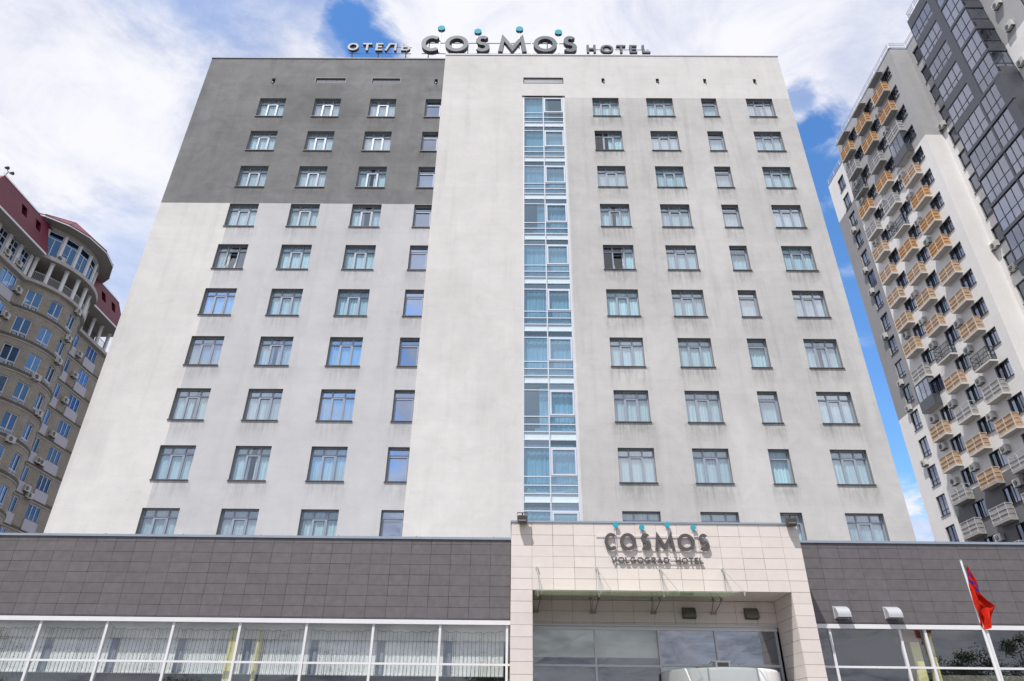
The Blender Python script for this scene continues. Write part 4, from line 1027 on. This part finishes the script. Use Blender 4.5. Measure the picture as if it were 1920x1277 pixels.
rnd = random.Random(21)
for y in (49.56, 53.77, 57.98):
    for k in range(1, 18):
        if rnd.random() < .62: put_ac(tw, (AX, y + 2.75 + rnd.uniform(-.15, .1) if y < 57 else y + 1.7, 65.13 - 3 * k - 1.0 + rnd.uniform(-.2, .25)), RN)
for k in (2, 4, 5, 7, 9, 10, 12): put_ac(tw, (BX, 66.1 + rnd.uniform(-.3, .6), TT[k] - 2.75), RN)
for y, z in ((47.0, 54.0), (47.0, 39.2), (46.2, 36.2), (36.4, 57.2), (36.4, 54.2), (37.0, 50.4), (36.4, 47.3)): put_ac(tw, (BX, y, z - .3), RN)
# dark glazed bays
mb = MB()
def bay(y0, y1, z0, z1, zsplit, n, step=0.0):
    """opening between y0..y1 (far=y1)"""
    t = .05; w = y1 - y0; f = MB(); p = MB(); inn = MB()
    for i in range(n + 1):
        y = y0 + w * i / n; f.box(DX + .02, DX + .09, y - t / 2, y + t / 2, z0, z1, 'anthracite_frame')
    f.box(DX + .024, DX + .094, y0, y1, zsplit - t / 2, zsplit + t / 2, 'anthracite_frame')
    f.box(DX + .024, DX + .094, y0, y1, z0, z0 + t, 'anthracite_frame'); f.box(DX + .024, DX + .094, y0, y1, z1 - t, z1, 'anthracite_frame')
    for i in range(n):
        a, c = y0 + w * i / n + t / 2, y0 + w * (i + 1) / n - t / 2
        for za, zc in ((z0 + t, zsplit - t / 2), (zsplit + t / 2, z1 - t)):
            e = random.uniform(-.004, .004)
            p.face([(DX + .055 + e, a, za), (DX + .055 - e, c, za), (DX + .055 - e, c, zc), (DX + .055 + e, a, zc)], 'loggia_glass')
            if zc < zsplit + .1 and random.random() < .4:
                kk = 7
                for j in range(kk): yy_ = a + (c - a) * (j + .5) / kk; inn.box(DX + .14, DX + .155, yy_ - .012, yy_ + .012, za, zc, 'rail_white')
    f.box(DX + .021, DX + .05, y0, y1, z0 - .03, z0, 'anthracite_frame')
    o = f.build('loggia_window', tw); p.build('pane', o, local=True)
    if inn.v: inn.build('railing', o, local=True)
ZD = [64.70 - 2.985 * k for k in range(10)]
def solidbox(y0, y1, z0, z1): mb.box(DX, DX + .2, y0, y1, z0, z1, 'anthracite')
# far bay
solidbox(40.95, 44.1, ZD[0], 65.95)
for k in range(5):
    bay(40.95, 44.1, ZD[k] - 2.0, ZD[k] - .05, ZD[k] - 1.42, 4)
    solidbox(40.95, 44.1, ZD[k + 1] if k < 4 else 49.8, ZD[k] - 2.0)
solidbox(40.10, 40.95, 49.8, 65.95); solidbox(37.70, 40.1, ZD[0] - .0, 65.95)
for k in range(1, 5):
    bay(37.78, 40.06, ZD[k] - 2.66, ZD[k], ZD[k] - 1.5, 3)
    mb.box(DX - .012, DX + .2, 37.70, 40.1, ZD[k + 1] if k < 4 else 49.8, ZD[k] - 2.66, 'anthracite')
bay(37.78, 40.06, ZD[0] - 2.66, ZD[0], ZD[0] - 1.5, 3); mb.box(DX - .012, DX + .2, 37.70, 40.1, ZD[1], ZD[0] - 2.66, 'anthracite')
zz_ = 49.8
for k in range(5):
    z1 = 49.8 - 2.99 * k; z0 = z1 - 2.68
    bay(40.82, 44.05, z0, z1, z0 + 1.05, 4); bay(38.58, 40.62, z0, z1, z0 + 1.05, 3)
    mb.box(DX, DX + .2, 40.62, 40.82, z0, z1, 'anthracite'); mb.box(DX, DX + .2, 37.7, 38.58, z0, z1, 'anthracite'); mb.box(DX, DX + .12, 44.05, 44.1, z0, z1, 'anthracite_frame')
    mb.box(DX - .06, DX + .2, 37.66, 44.14, z1 - 2.99, z0, 'anthracite')
mb.box(DX, DX + .2, 37.7, 44.1, 33.8, 34.86, 'anthracite')
# side face toward the camera
mb.box(DX, BX, 37.7, 37.72, 64.0, 65.95, 'anthracite')
for k in range(0, 5):
    z1 = ZD[k]; z0 = z1 - 2.0
    mb.box(DX + .2, BX, 37.7, 37.8, z0 - .98, z0, 'anthracite'); f = MB(); p = MB()
    for x in (DX + .1, DX + .9, BX - .06): f.box(x - .03, x + .03, 37.74, 37.8, z0, z1, 'anthracite_frame')
    f.box(DX + .1, BX, 37.745, 37.79, z0 + .45, z0 + .5, 'anthracite_frame')
    p.face([(DX + .13, 37.78, z0), (BX, 37.78, z0), (BX, 37.78, z1), (DX + .13, 37.78, z1)], 'tower_glass')
    o = f.build('loggia_window', tw); p.build('pane', o, local=True)
mb.box(DX + .2, BX, 37.7, 37.8, 33.8, 49.8, 'anthracite')
mb.box(DX + .1, BX, 44.0, 44.1, 33.8, 65.95, 'tower_grey')
mb.box(DX + .03, BX, 37.8, 44.0, 33.8, 33.9, 'concrete_dark'); mb.box(DX + .03, BX, 37.75, 44.0, 65.8, 65.94, 'roof_flat')
bw = mb.build('bay_cladding', tw)
mb = MB()
for k in range(10):
    z = 64.9 - 2.99 * k; mb.box(DX + .2, BX - .01, 37.85, 43.98, z, z + .12, 'concrete_slab')
mb.box(BX - .03, BX - .005, 37.82, 43.98, 34, 65.8, 'room_mid')
mb.build('bay_floor', tw)
mb = MB()
for z in (66.5, 66.8, 67.05): mb.tube((DX + .15, 44.0, z), (DX + .15, 37.8, z), .035, 'rail_white', 5); mb.tube((DX + .15, 44.0, z), (BX + .1, 44.0, z), .035, 'rail_white', 5)
for i in range(6): mb.tube((DX + .15, 44 - i * 1.24, 65.9), (DX + .15, 44 - i * 1.24, 67.05), .03, 'rail_white', 5)
mb.build('roof_railing', tw)

# ================================================================== LEFT BRICK BUILDING (facades face +X)
lb = thing('apartment_building', 'beige brick apartment building with round bay and dark red mansard roof, left of the hotel', 'apartment building', (-52, 57, 0))
LX = -47.75; RP = math.pi / 2   # local x -> +Y, local y (inward) -> -X
bcx, bcy, BR = -51.2, 58.45, 5.72
LT = [39.4 - 3.0 * k for k in range(12)]
mb = MB()
hR = [(65.9, 67.95, z - 1.5, z) for z in LT[0:]] + [(63.1, 64.25, z - 1.5, z) for z in LT[0:]]
wall(mb, lambda u, z, d: (LX - d, u, z), [62.6, 70.6], [0, 39.7], hR, lambda u, z: 'beige_brick', .18, 'render_grey')
hL = [(51.2, 53.3, z - 1.6, z) for z in LT[0:]] + [(47.0, 49.4, z - 1.6, z) for z in LT[0:]]
wall(mb, lambda u, z, d: (LX - d, u, z), [44.5, 54.2], [0, 39.7], hL, lambda u, z: 'beige_brick', .18, 'render_grey')
mb.face([(LX, 70.6, 0), (-62, 70.6, 0), (-62, 70.6, 39.7), (LX, 70.6, 39.7)], 'beige_brick'); mb.face([(LX, 44.5, 0), (-62, 44.5, 0), (-62, 44.5, 42.3), (LX, 44.5, 42.3)], 'beige_brick')
mb.face([(-62, 44.5, 0), (-62, 68.9, 0), (-62, 68.9, 42.3), (-62, 44.5, 42.3)], 'beige_brick')
mb.build('wall', lb)
# bay drum with door openings
def bp(a, r): return (bcx + r * math.cos(R(a)), bcy + r * math.sin(R(a)))
A0, A1 = -54, 54
wcols = [(-46, -32), (-23.5, -10), (1, 14), (25, 36)]
ang = sorted(set([A0 + i * 3 for i in range(37)] + [q for w_ in wcols for q in w_]))
mb = MB(); bz = [38.95 - 3.0 * k for k in range(12)]
for a, c in zip(ang[:-1], ang[1:]):
    mid_ = (a + c) / 2; hole = any(w0 < mid_ < w1 for w0, w1 in wcols)
    (xa, ya), (xc, yc) = bp(a, BR), bp(c, BR)
    spans = [(0, 39.7)]
    if hole:
        spans = []; top = 39.7
        for z in bz: spans.append((z, top)); top = z - 2.35
        spans.append((0, top))
    for z0, z1 in spans: mb.add([(xa, ya, z0), (xc, yc, z0), (xc, yc, z1), (xa, ya, z1)], [(0, 1, 2, 3)], 'beige_brick', True)
for w0, w1 in wcols:
    for z in bz:
        for a in (w0, w1):
            p0, p1 = bp(a, BR), bp(a, BR - .25); mb.face([(*p0, z - 2.35), (*p1, z - 2.35), (*p1, z), (*p0, z)], 'render_grey')
        n = 4
        for i in range(n):
            a, c = w0 + (w1 - w0) * i / n, w0 + (w1 - w0) * (i + 1) / n
            for zz_, m_ in ((z, 'render_grey'), (z - 2.35, 'render_grey')): mb.face([(*bp(a, BR), zz_), (*bp(c, BR), zz_), (*bp(c, BR - .3), zz_), (*bp(a, BR - .3), zz_)], m_)
mb.build('bay_wall', lb)
mb = MB()
def ringband(mb, r0, r1, z0, z1, mat, a0=A0, a1=A1, n=48, bot=None):
    for i in range(n):
        a, c = a0 + (a1 - a0) * i / n, a0 + (a1 - a0) * (i + 1) / n
        p0, p1, q0, q1 = bp(a, r1), bp(c, r1), bp(a, r0), bp(c, r0)
        mb.add([(*p0, z0), (*p1, z0), (*p1, z1), (*p0, z1)], [(0, 1, 2, 3)], mat, True)
        mb.face([(*q0, z0), (*q1, z0), (*p1, z0), (*p0, z0)], bot or mat); mb.face([(*q0, z1), (*q1, z1), (*p1, z1), (*p0, z1)], mat)
for k in range(12):
    z = 36.66 - 3.0 * k; ringband(mb, BR - .1, BR + .09, z, z + .26, 'band_brown'); ringband(mb, BR - .1, BR + .05, z - .12, z, 'render_grey')
    mb.box(LX - .05, LX + .09, 62.9, 70.65, z, z + .26, 'band_brown'); mb.box(LX - .05, LX + .09, 44.4, 54.0, z, z + .26, 'band_brown')
    mb.box(LX - .05, LX + .05, 62.9, 70.62, z - .12, z, 'render_grey'); mb.box(LX - .05, LX + .05, 44.4, 54.0, z - .12, z, 'render_grey')
mb.build('ledge', lb)
# terrace slab and soffit level
mb = MB()
mb.box(-60, LX + .35, 44.3, 54.1, 39.62, 39.95, 'render_grey'); mb.box(-60, LX + .35, 62.8, 70.8, 39.62, 39.95, 'render_grey')
ringband(mb, BR - 2, BR + .32, 39.64, 39.94, 'render_grey'); mb.build('terrace_slab', lb)
mb = MB(); ringband(mb, BR - 3.5, 6.42, 42.42, 42.82, 'render_grey', -62, 62, 60, 'soffit_ribbed')
mb.build('terrace_slab', lb)
mb = MB()
# recessed back walls of the terrace storey
mb.box(-60, LX - 1.6, 61.9, 68.6, 39.95, 42.4, 'room_mid'); mb.box(-60, LX - .9, 44.6, 54, 39.95, 42.4, 'room_mid')
ringband(mb, BR - 2.4, BR - 1.9, 39.95, 42.42, 'room_mid', -60, 60, 40)
mb.face([(LX - .2, 54.0, 39.95), (LX - 3, 54.0, 39.95), (LX - 3, 54.0, 42.4), (LX - .2, 54.0, 42.4)], 'render_grey')
mb.build('terrace_wall', lb)
# soffits
for y0, y1 in ((44.0, 53.4), (62.3, 69.2)):
    mb = MB()
    mb.box(-60, -46.25, y0, y1, 42.32, 42.42, 'soffit_ribbed')
    for i in range(int((y1 - y0) / .25)): mb.box(-47.7, -46.28, y0 + i * .25, y0 + i * .25 + .03, 42.305, 42.32, 'render_grey')
    mb.box(-46.25, -46.2, y0, y1, 42.28, 42.46, 'white_paint')
    mb.build('soffit', lb)
# mansard
mb = MB(); rx0, rx1, rz0, rz1 = -46.22, -47.45, 42.44, 46.25
hm = {0: [(49.35, 50.15), (51.55, 52.35)], 1: [(63.9, 64.75), (66.1, 66.95)]}
for idx, (y0, y1, yt0, yt1) in enumerate(((44.0, 53.6, 46.6, 53.6), (62.0, 69.1, 62.0, 67.9))):
    def MP(u, z, d, y0=y0, y1=y1, yt0=yt0, yt1=yt1):
        t = (z - rz0) / (rz1 - rz0); lo = y0 + (yt0 - y0) * t; hi = y1 + (yt1 - y1) * t
        uu = min(max(u, lo), hi)
        return (rx0 + (rx1 - rx0) * t - d, uu, z)
    wall(mb, MP, [y0, (y0 + y1) / 2, y1], [rz0, rz1], [(a, c, 44.15, 45.35) for a, c in hm[idx]], lambda u, z: 'roof_red', .6, 'roof_red')
    for a, c in hm[idx]:
        t1 = (45.35 - rz0) / (rz1 - rz0); t0 = (44.15 - rz0) / (rz1 - rz0)
        mb.face([(rx0 + (rx1 - rx0) * t1 - .62, a, 44.1), (rx0 + (rx1 - rx0) * t1 - .62, c, 44.1), (rx0 + (rx1 - rx0) * t1 - .62, c, 45.4), (rx0 + (rx1 - rx0) * t1 - .62, a, 45.4)], 'room_dark')
mb.face([(rx0, 44.0, rz0), (-60, 44.0, rz0), (-58, 46.6, rz1), (rx1, 46.6, rz1)], 'roof_red'); mb.face([(rx0, 69.1, rz0), (-60, 69.1, rz0), (-58, 67.9, rz1), (rx1, 67.9, rz1)], 'roof_red')
mb.face([(rx1, 46.6, rz1), (-58, 46.6, rz1), (-58, 67.9, rz1), (rx1, 67.9, rz1)], 'roof_red')
mb.tube((rx1 - .02, 46.6, rz1 + .03), (rx1 - .02, 53.6, rz1 + .03), .05, 'roof_red', 6); mb.tube((rx1 - .02, 62.2, rz1 + .03), (rx1 - .02, 67.9, rz1 + .03), .05, 'roof_red', 6)
mb.build('roof', lb)
for ya, yb_ in ((46.6, 53.4), (62.3, 67.6)):
    mb = MB(); mb.tube((rx1 - .2, ya, rz1 + .35), (rx1 - .2, yb_, rz1 + .35), .025, 'rail_white', 5)
    i = ya + .3
    while i < yb_: mb.tube((rx1 - .2, i, rz1), (rx1 - .2, i, rz1 + .35), .02, 'rail_white', 5); i += 1.3
    mb.build('snow_guard', lb)
mb = MB(); mb.tube((-47.6, 46.75, 46.2), (-47.6, 46.95, 47.15), .05, 'ac_white', 6)
for dy in (-.35, .35): mb.tube((-47.6, 46.95, 47.0), (-47.6, 46.95 + dy, 47.15), .03, 'ac_white', 5); mb.tube((-47.45, 46.95 + dy, 47.2), (-47.75, 46.95 + dy, 47.25), .17, 'ac_dark', 10, .1)
mb.build('antenna', lb)
# top drum with tall windows
mb = MB(); ringband(mb, 5.0, 5.45, 42.82, 43.0, 'render_grey', -70, 75, 48); mb.build('drum_sill', lb); mb = MB(); ringband(mb, 5.0, 5.5, 46.15, 46.6, 'render_grey', -70, 75, 48)
mb.build('drum_wall', lb)
posts = [-70, -51, -33, -15.5, 2, 19, 36, 54]
f = MB(); p = MB()
for a in posts:
    x, y = bp(a, 5.42); mb2 = MB(); mb2.tube((x, y, 42.82), (x, y, 46.2), .165, 'white_paint', 16); mb2.build('column', lb)
for a, c in zip(posts[:-1], posts[1:]):
    a += 1.5; c -= 1.5; r_ = 5.33
    p0, p1 = Vector(bp(a, r_)), Vector(bp(c, r_)); pm = (p0 + p1) / 2
    def seg(u0, u1, z0, z1, dep, mbx, mat, thick=.06):
        q0 = p0.lerp(p1, u0); q1 = p0.lerp(p1, u1); d = (p1 - p0).normalized(); nn = Vector((d.y, -d.x)); 
        if nn.dot(p0 - Vector((bcx, bcy))) < 0: nn = -nn
        v = []
        for z in (z0, z1):
            for q_ in (q0, q1):
                for s_ in (0, thick): v.append((*(q_ + nn * (dep + s_)), z))
        mbx.add(v, [(0, 1, 3, 2), (4, 6, 7, 5), (0, 4, 5, 1), (2, 3, 7, 6), (0, 2, 6, 4), (1, 5, 7, 3)], mat)
    for u0, u1 in ((0, .05), (.95, 1), (.475, .525)): seg(u0, u1, 43.0, 46.15 if u0 != .475 else 45.35, 0, f, 'pvc_white')
    seg(0, 1, 45.35, 45.43, .004, f, 'pvc_white'); seg(0, 1, 43.0, 43.08, .004, f, 'pvc_white'); seg(0, 1, 46.07, 46.15, .004, f, 'pvc_white')
    seg(.05, .475, 44.2, 44.23, .004, f, 'pvc_white')
    for u0, u1, z0, z1 in ((.05, .475, 43.08, 45.35), (.525, .95, 43.08, 45.35), (.05, .95, 45.43, 46.07)):
        q0, q1 = p0.lerp(p1, u0), p0.lerp(p1, u1); d = (p1 - p0).normalized(); nn = Vector((d.y, -d.x)); nn = nn if nn.dot(p0 - Vector((bcx, bcy))) > 0 else -nn
        q0 = q0 + nn * .03; q1 = q1 + nn * .03; p.face([(*q0, z0), (*q1, z0), (*q1, z1), (*q0, z1)], 'blue_glass')
f.build('drum_window', lb); p.build('drum_glass', lb)
mb = MB(); ringband(mb, 4.9, 4.95, 42.8, 46.6, 'room_dark', -75, 80, 30); mb.build('room', lb)
# polygonal roof over the drum
pg = []
for a in (-100, -75, -57, -38, -20, 2, 24, 46, 62, 90): pg.append(bp(a, 6.85))
ap = (-49.2, 58.9, 51.0); mb = MB()
for q0, q1 in zip(pg[:-1], pg[1:]):
    mb.face([(*q0, 46.86), (*q1, 46.86), ap], 'roof_red'); mb.face([(*q0, 46.62), (*q1, 46.62), (*q1, 46.86), (*q0, 46.86)], 'roof_red')
    mb.tube((*q0, 46.9), ap, .04, 'roof_red', 5)
mb.build('bay_roof', lb)
mb = MB()
for q0, q1 in zip(pg[:-1], pg[1:]):
    i0 = bcx + (q0[0] - bcx) * .72, bcy + (q0[1] - bcy) * .72; i1 = bcx + (q1[0] - bcx) * .72, bcy + (q1[1] - bcy) * .72
    mb.face([(*q0, 46.62), (*q1, 46.62), (*i1, 46.60), (*i0, 46.60)], 'soffit_ribbed')
    o0 = bcx + (q0[0] - bcx) * 1.006, bcy + (q0[1] - bcy) * 1.006; o1 = bcx + (q1[0] - bcx) * 1.006, bcy + (q1[1] - bcy) * 1.006
    mb.face([(*o0, 46.58), (*o1, 46.58), (*o1, 46.72), (*o0, 46.72)], 'white_paint')
mb.build('bay_soffit', lb)
# terrace columns + railings
def colm(x, y, z0, z1, r=.19):
    q = MB(); q.tube((x, y, z0), (x, y, z1), r, 'white_paint', 16); q.tube((x, y, z1 - .15), (x, y, z1), r + .05, 'white_paint', 16); q.build('column', lb)
tang = [-50, -36, -21, -6, 9, 24, 39, 52]
for a in tang: colm(*bp(a, BR + .02), 39.95, 42.42)
def rail(p0, p1, z0, h, m='rail_white', name='railing', n=None):
    q = MB(); d = Vector((p1[0] - p0[0], p1[1] - p0[1])); n = n or int(d.length / .13)
    q.tube((*p0, z0 + h), (*p1, z0 + h), .03, m, 5); q.tube((*p0, z0 + .1), (*p1, z0 + .1), .02, m, 5)
    for i in range(1, n): t = i / n; x, y = p0[0] + d.x * t, p0[1] + d.y * t; q.tube((x, y, z0 + .1), (x, y, z0 + h), .012, m, 4, caps=False)
    q.build(name, lb)
for a, c in zip(tang[:-1], tang[1:]): rail(bp(a + 1.5, BR), bp(c - 1.5, BR), 39.95, 1.0)
cy_ = [63.55, 65.15, 66.8, 68.5]
for y in cy_: colm(LX + .05, y, 39.95, 42.32)
for a, c in zip(cy_[:-1], cy_[1:]): rail((LX + .05, a + .2), (LX + .05, c - .2), 39.95, 1.0, 'rail_dark')
cyl = [47.1, 48.7, 50.3, 51.9, 53.5]
for y in cyl:
    q = MB(); q.box(LX - .15, LX + .2, y - .2, y + .2, 39.95, 42.32, 'white_paint'); q.build('column', lb)
kT = kit_grid(1.2, 2.3, [.6], [.85, 1.6], 'pvc_white', 'blue_glass', .06, .05, False)
for y in cyl[:-1]: place_window(lb, kT, (LX + .05, y + .2, 39.98), RP, 1.2, 2.3)
# ordinary windows
k3p = kit_grid(2.05, 1.5, [.68, 1.37], [], 'pvc_white', 'blue_glass', .07, .08)
k2p = kit_grid(1.15, 1.5, [.57], [], 'pvc_white', 'blue_glass', .07, .08)
k4p = kit_grid(2.1, 1.6, [.7, 1.4], [], 'pvc_white', 'blue_glass', .07, .08); k5p = kit_grid(2.4, 1.6, [.8, 1.6], [], 'pvc_white', 'blue_glass', .07, .08)
pan = {}
for w_, key in ((2.05, 3), (1.15, 2), (2.1, 4), (2.4, 5)):
    q = MB(); q.box(-.03, w_ + .03, -.10, 0, -1.05, -.06, 'panel_lilac'); q.box(-.08, w_ + .08, -.14, .02, -1.13, -1.05, 'render_grey'); pan[key] = mesh_of(q, 'sill_panel')
cO = mesh_of(curtain_mesh(0, 1.3, 0, 1.5, .03, 1, 'curtain_orange', .25, 5), 'curtain')
for i, z in enumerate(LT):
    if z < 14: continue
    o = place_window(lb, k3p, (LX, 65.9, z - 1.5), RP, 2.05, 1.5, [cO] if i == 7 else None); link(pan[3], 'sill_panel', o, None, None, True)
    o = place_window(lb, k2p, (LX, 63.1, z - 1.5), RP, 1.15, 1.5); link(pan[2], 'sill_panel', o, None, None, True)
for z in LT:
    if z < 22: continue
    o = place_window(lb, k4p, (LX, 51.2, z - 1.6), RP, 2.1, 1.6); link(pan[4], 'sill_panel', o, None, None, True)
    if z > 30: o = place_window(lb, k5p, (LX, 47.0, z - 1.6), RP, 2.4, 1.6); link(pan[5], 'sill_panel', o, None, None, True)
# french doors on the bay, with a patterned guard in the lower third
gd = MB(); w_ = 1.02
def frenchkit(w_):
    kit = kit_grid(w_, 2.35, [w_ / 2], [.78], 'pvc_white', 'blue_glass', .08, .1, False)
    gd = MB()
    for x0_ in (.06, w_ / 2 + .04):
        x1_ = x0_ + w_ / 2 - .1
        for q in ((x0_, x1_, .08, .11), (x0_, x1_, .62, .65)): gd.box(q[0], q[1], -.02, 0.01, q[2], q[3], 'rail_white')
        for x in (x0_, x1_ - .03): gd.box(x, x + .03, -.022, .012, .08, .65, 'rail_white')
        cxm, czm = (x0_ + x1_) / 2, .365
        for i in range(4):
            a, c = R(45 + 90 * i), R(135 + 90 * i)
            for r_ in (.09, .16, .23): gd.tube((cxm + r_ * .8 * math.cos(a), -.005, czm + r_ * math.sin(a)), (cxm + r_ * .8 * math.cos(c), -.005, czm + r_ * math.sin(c)), .014, 'rail_white', 4)
    gd.box(-.06, w_ + .06, -.1, .08, -.07, -.005, 'render_grey')
    gd.box(-.03, w_ + .03, -.03, .0, .74, .78, 'rail_white')
    return kit, mesh_of(gd, 'guard')
for (w0, w1) in wcols[:4]:
    p0, p1 = Vector(bp(w0, BR - .02)), Vector(bp(w1, BR - .02)); L = (p1 - p0).length; kit, gm_ = frenchkit(L)
    d = p1 - p0; rz = math.atan2(d.y, d.x)
    for z in bz:
        if z < 20: continue
        o = place_window(lb, kit, (p0.x, p0.y, z - 2.35), rz, L, 2.35, None, 'balcony_door'); link(gm_, 'guard', o, None, None, True)
rnd = random.Random(9)
for y, z in ((65.2, 34.9), (65.2, 31.9), (65.3, 28.1), (65.1, 25.0), (64.6, 25.0), (65.2, 19.6 + 2), (62.9 + 1.6, 22.1), (50.6, 40.2), (52.3, 40.2), (53.6, 38.0), (53.5, 35.1), (64.7, 37.2)):
    put_ac(lb, (LX, y, z), RP)
for a, z in ((-32, 43.0), (10, 36.1), (8, 33.4), (-1 - 9.5, 30.6), (9.5, 27.8), (8, 36.8 + 2.4), (-11, 24.3)):
    x, y = bp(a, BR if z < 42 else 5.6); put_ac(lb, (x, y, z), R(a) + RP)

# ================================================================== things behind the photographer, seen mirrored in the glass
def tree(x, y, h, r, label, seed):
    t = thing('street_tree', label, 'tree', (x, y, .1), 'street trees opposite the hotel')
    rn = random.Random(seed); tr = MB(); th = h * .35
    tr.tube((x, y, 0), (x, y, th), .18, 'bark', 10, .12)
    cr_ = MB(); clumps = []
    for i in range(9):
        a = rn.uniform(0, 6.28); e = rn.uniform(.2, 1.2); l = rn.uniform(.35, .8) * (h - th)
        q = (x + math.cos(a) * math.cos(e) * r * .8, y + math.sin(a) * math.cos(e) * r * .8, th + l)
        tr.tube((x, y, th * rn.uniform(.75, 1)), q, .08, 'bark', 6, .02); clumps.append(q)
    for i in range(70):
        a = rn.uniform(0, 6.28); u = rn.random() ** .5; zz_ = rn.random()
        rr_ = r * math.sin(math.pi * (.12 + .8 * zz_)) ** .6 * u; clumps.append((x + math.cos(a) * rr_, y + math.sin(a) * rr_, th * .9 + (h - th * .9) * zz_))
    for q in clumps:
        cs = rn.uniform(.45, .85)
        for j in range(170):
            d = Vector((rn.gauss(0, 1), rn.gauss(0, 1), rn.gauss(0, .8))) * cs * .48; c0 = Vector(q) + d
            a = Vector((rn.gauss(0, 1), rn.gauss(0, 1), rn.gauss(0, 1))).normalized() * .075; bb = a.orthogonal().normalized() * .05
            cr_.face([c0 - a, c0 + bb, c0 + a, c0 - bb], 'leaf')
    tr.build('trunk', t); cr_.build('crown', t)
tree(-44, -17, 10.0, 4.2, 'tree across the road, reflected in the far left shop pane', 1)
tree(-26, -18, 5.4, 2.4, 'small tree across the road, reflected low in the middle shop panes', 2)
tree(-18, -17.5, 5.0, 2.3, 'bushy small tree across the road, reflected low left of the portal', 6)
tree(-1.5, -18, 7.0, 2.8, 'tree across the road, reflected beside the left portal pillar', 3)
tree(25, -18, 5.6, 3.0, 'low tree across the road, reflected right of the portal pillar', 4)
tree(36, -18, 8.2, 3.4, 'tree across the road, reflected behind the flag', 5)
tree(43, -17, 10.0, 4.0, 'tallest tree across the road, reflected at the far right pane', 7)
for x, lab_ in ((-19.5, 'street lamp reflected in the middle shop panes'), (39.0, 'street lamp reflected in the pane by the flag')):
    t = thing('street_lamp', lab_, 'street lamp', (x, -15.0, .12), 'street lamps opposite the hotel')
    q = MB(); q.tube((x, -15, .1), (x, -15, 8.0), .09, 'steel', 10, .06); q.tube((x, -15, 8.0), (x + 1.2, -15, 8.5), .05, 'steel', 8); q.build('pole', t)
    q = MB(); q.box(x + 1.0, x + 1.7, -15.15, -14.85, 8.45, 8.6, 'steel'); q.box(x + 1.05, x + 1.65, -15.11, -14.89, 8.43, 8.45, 'hood_metal'); q.build('lamp_head', t)
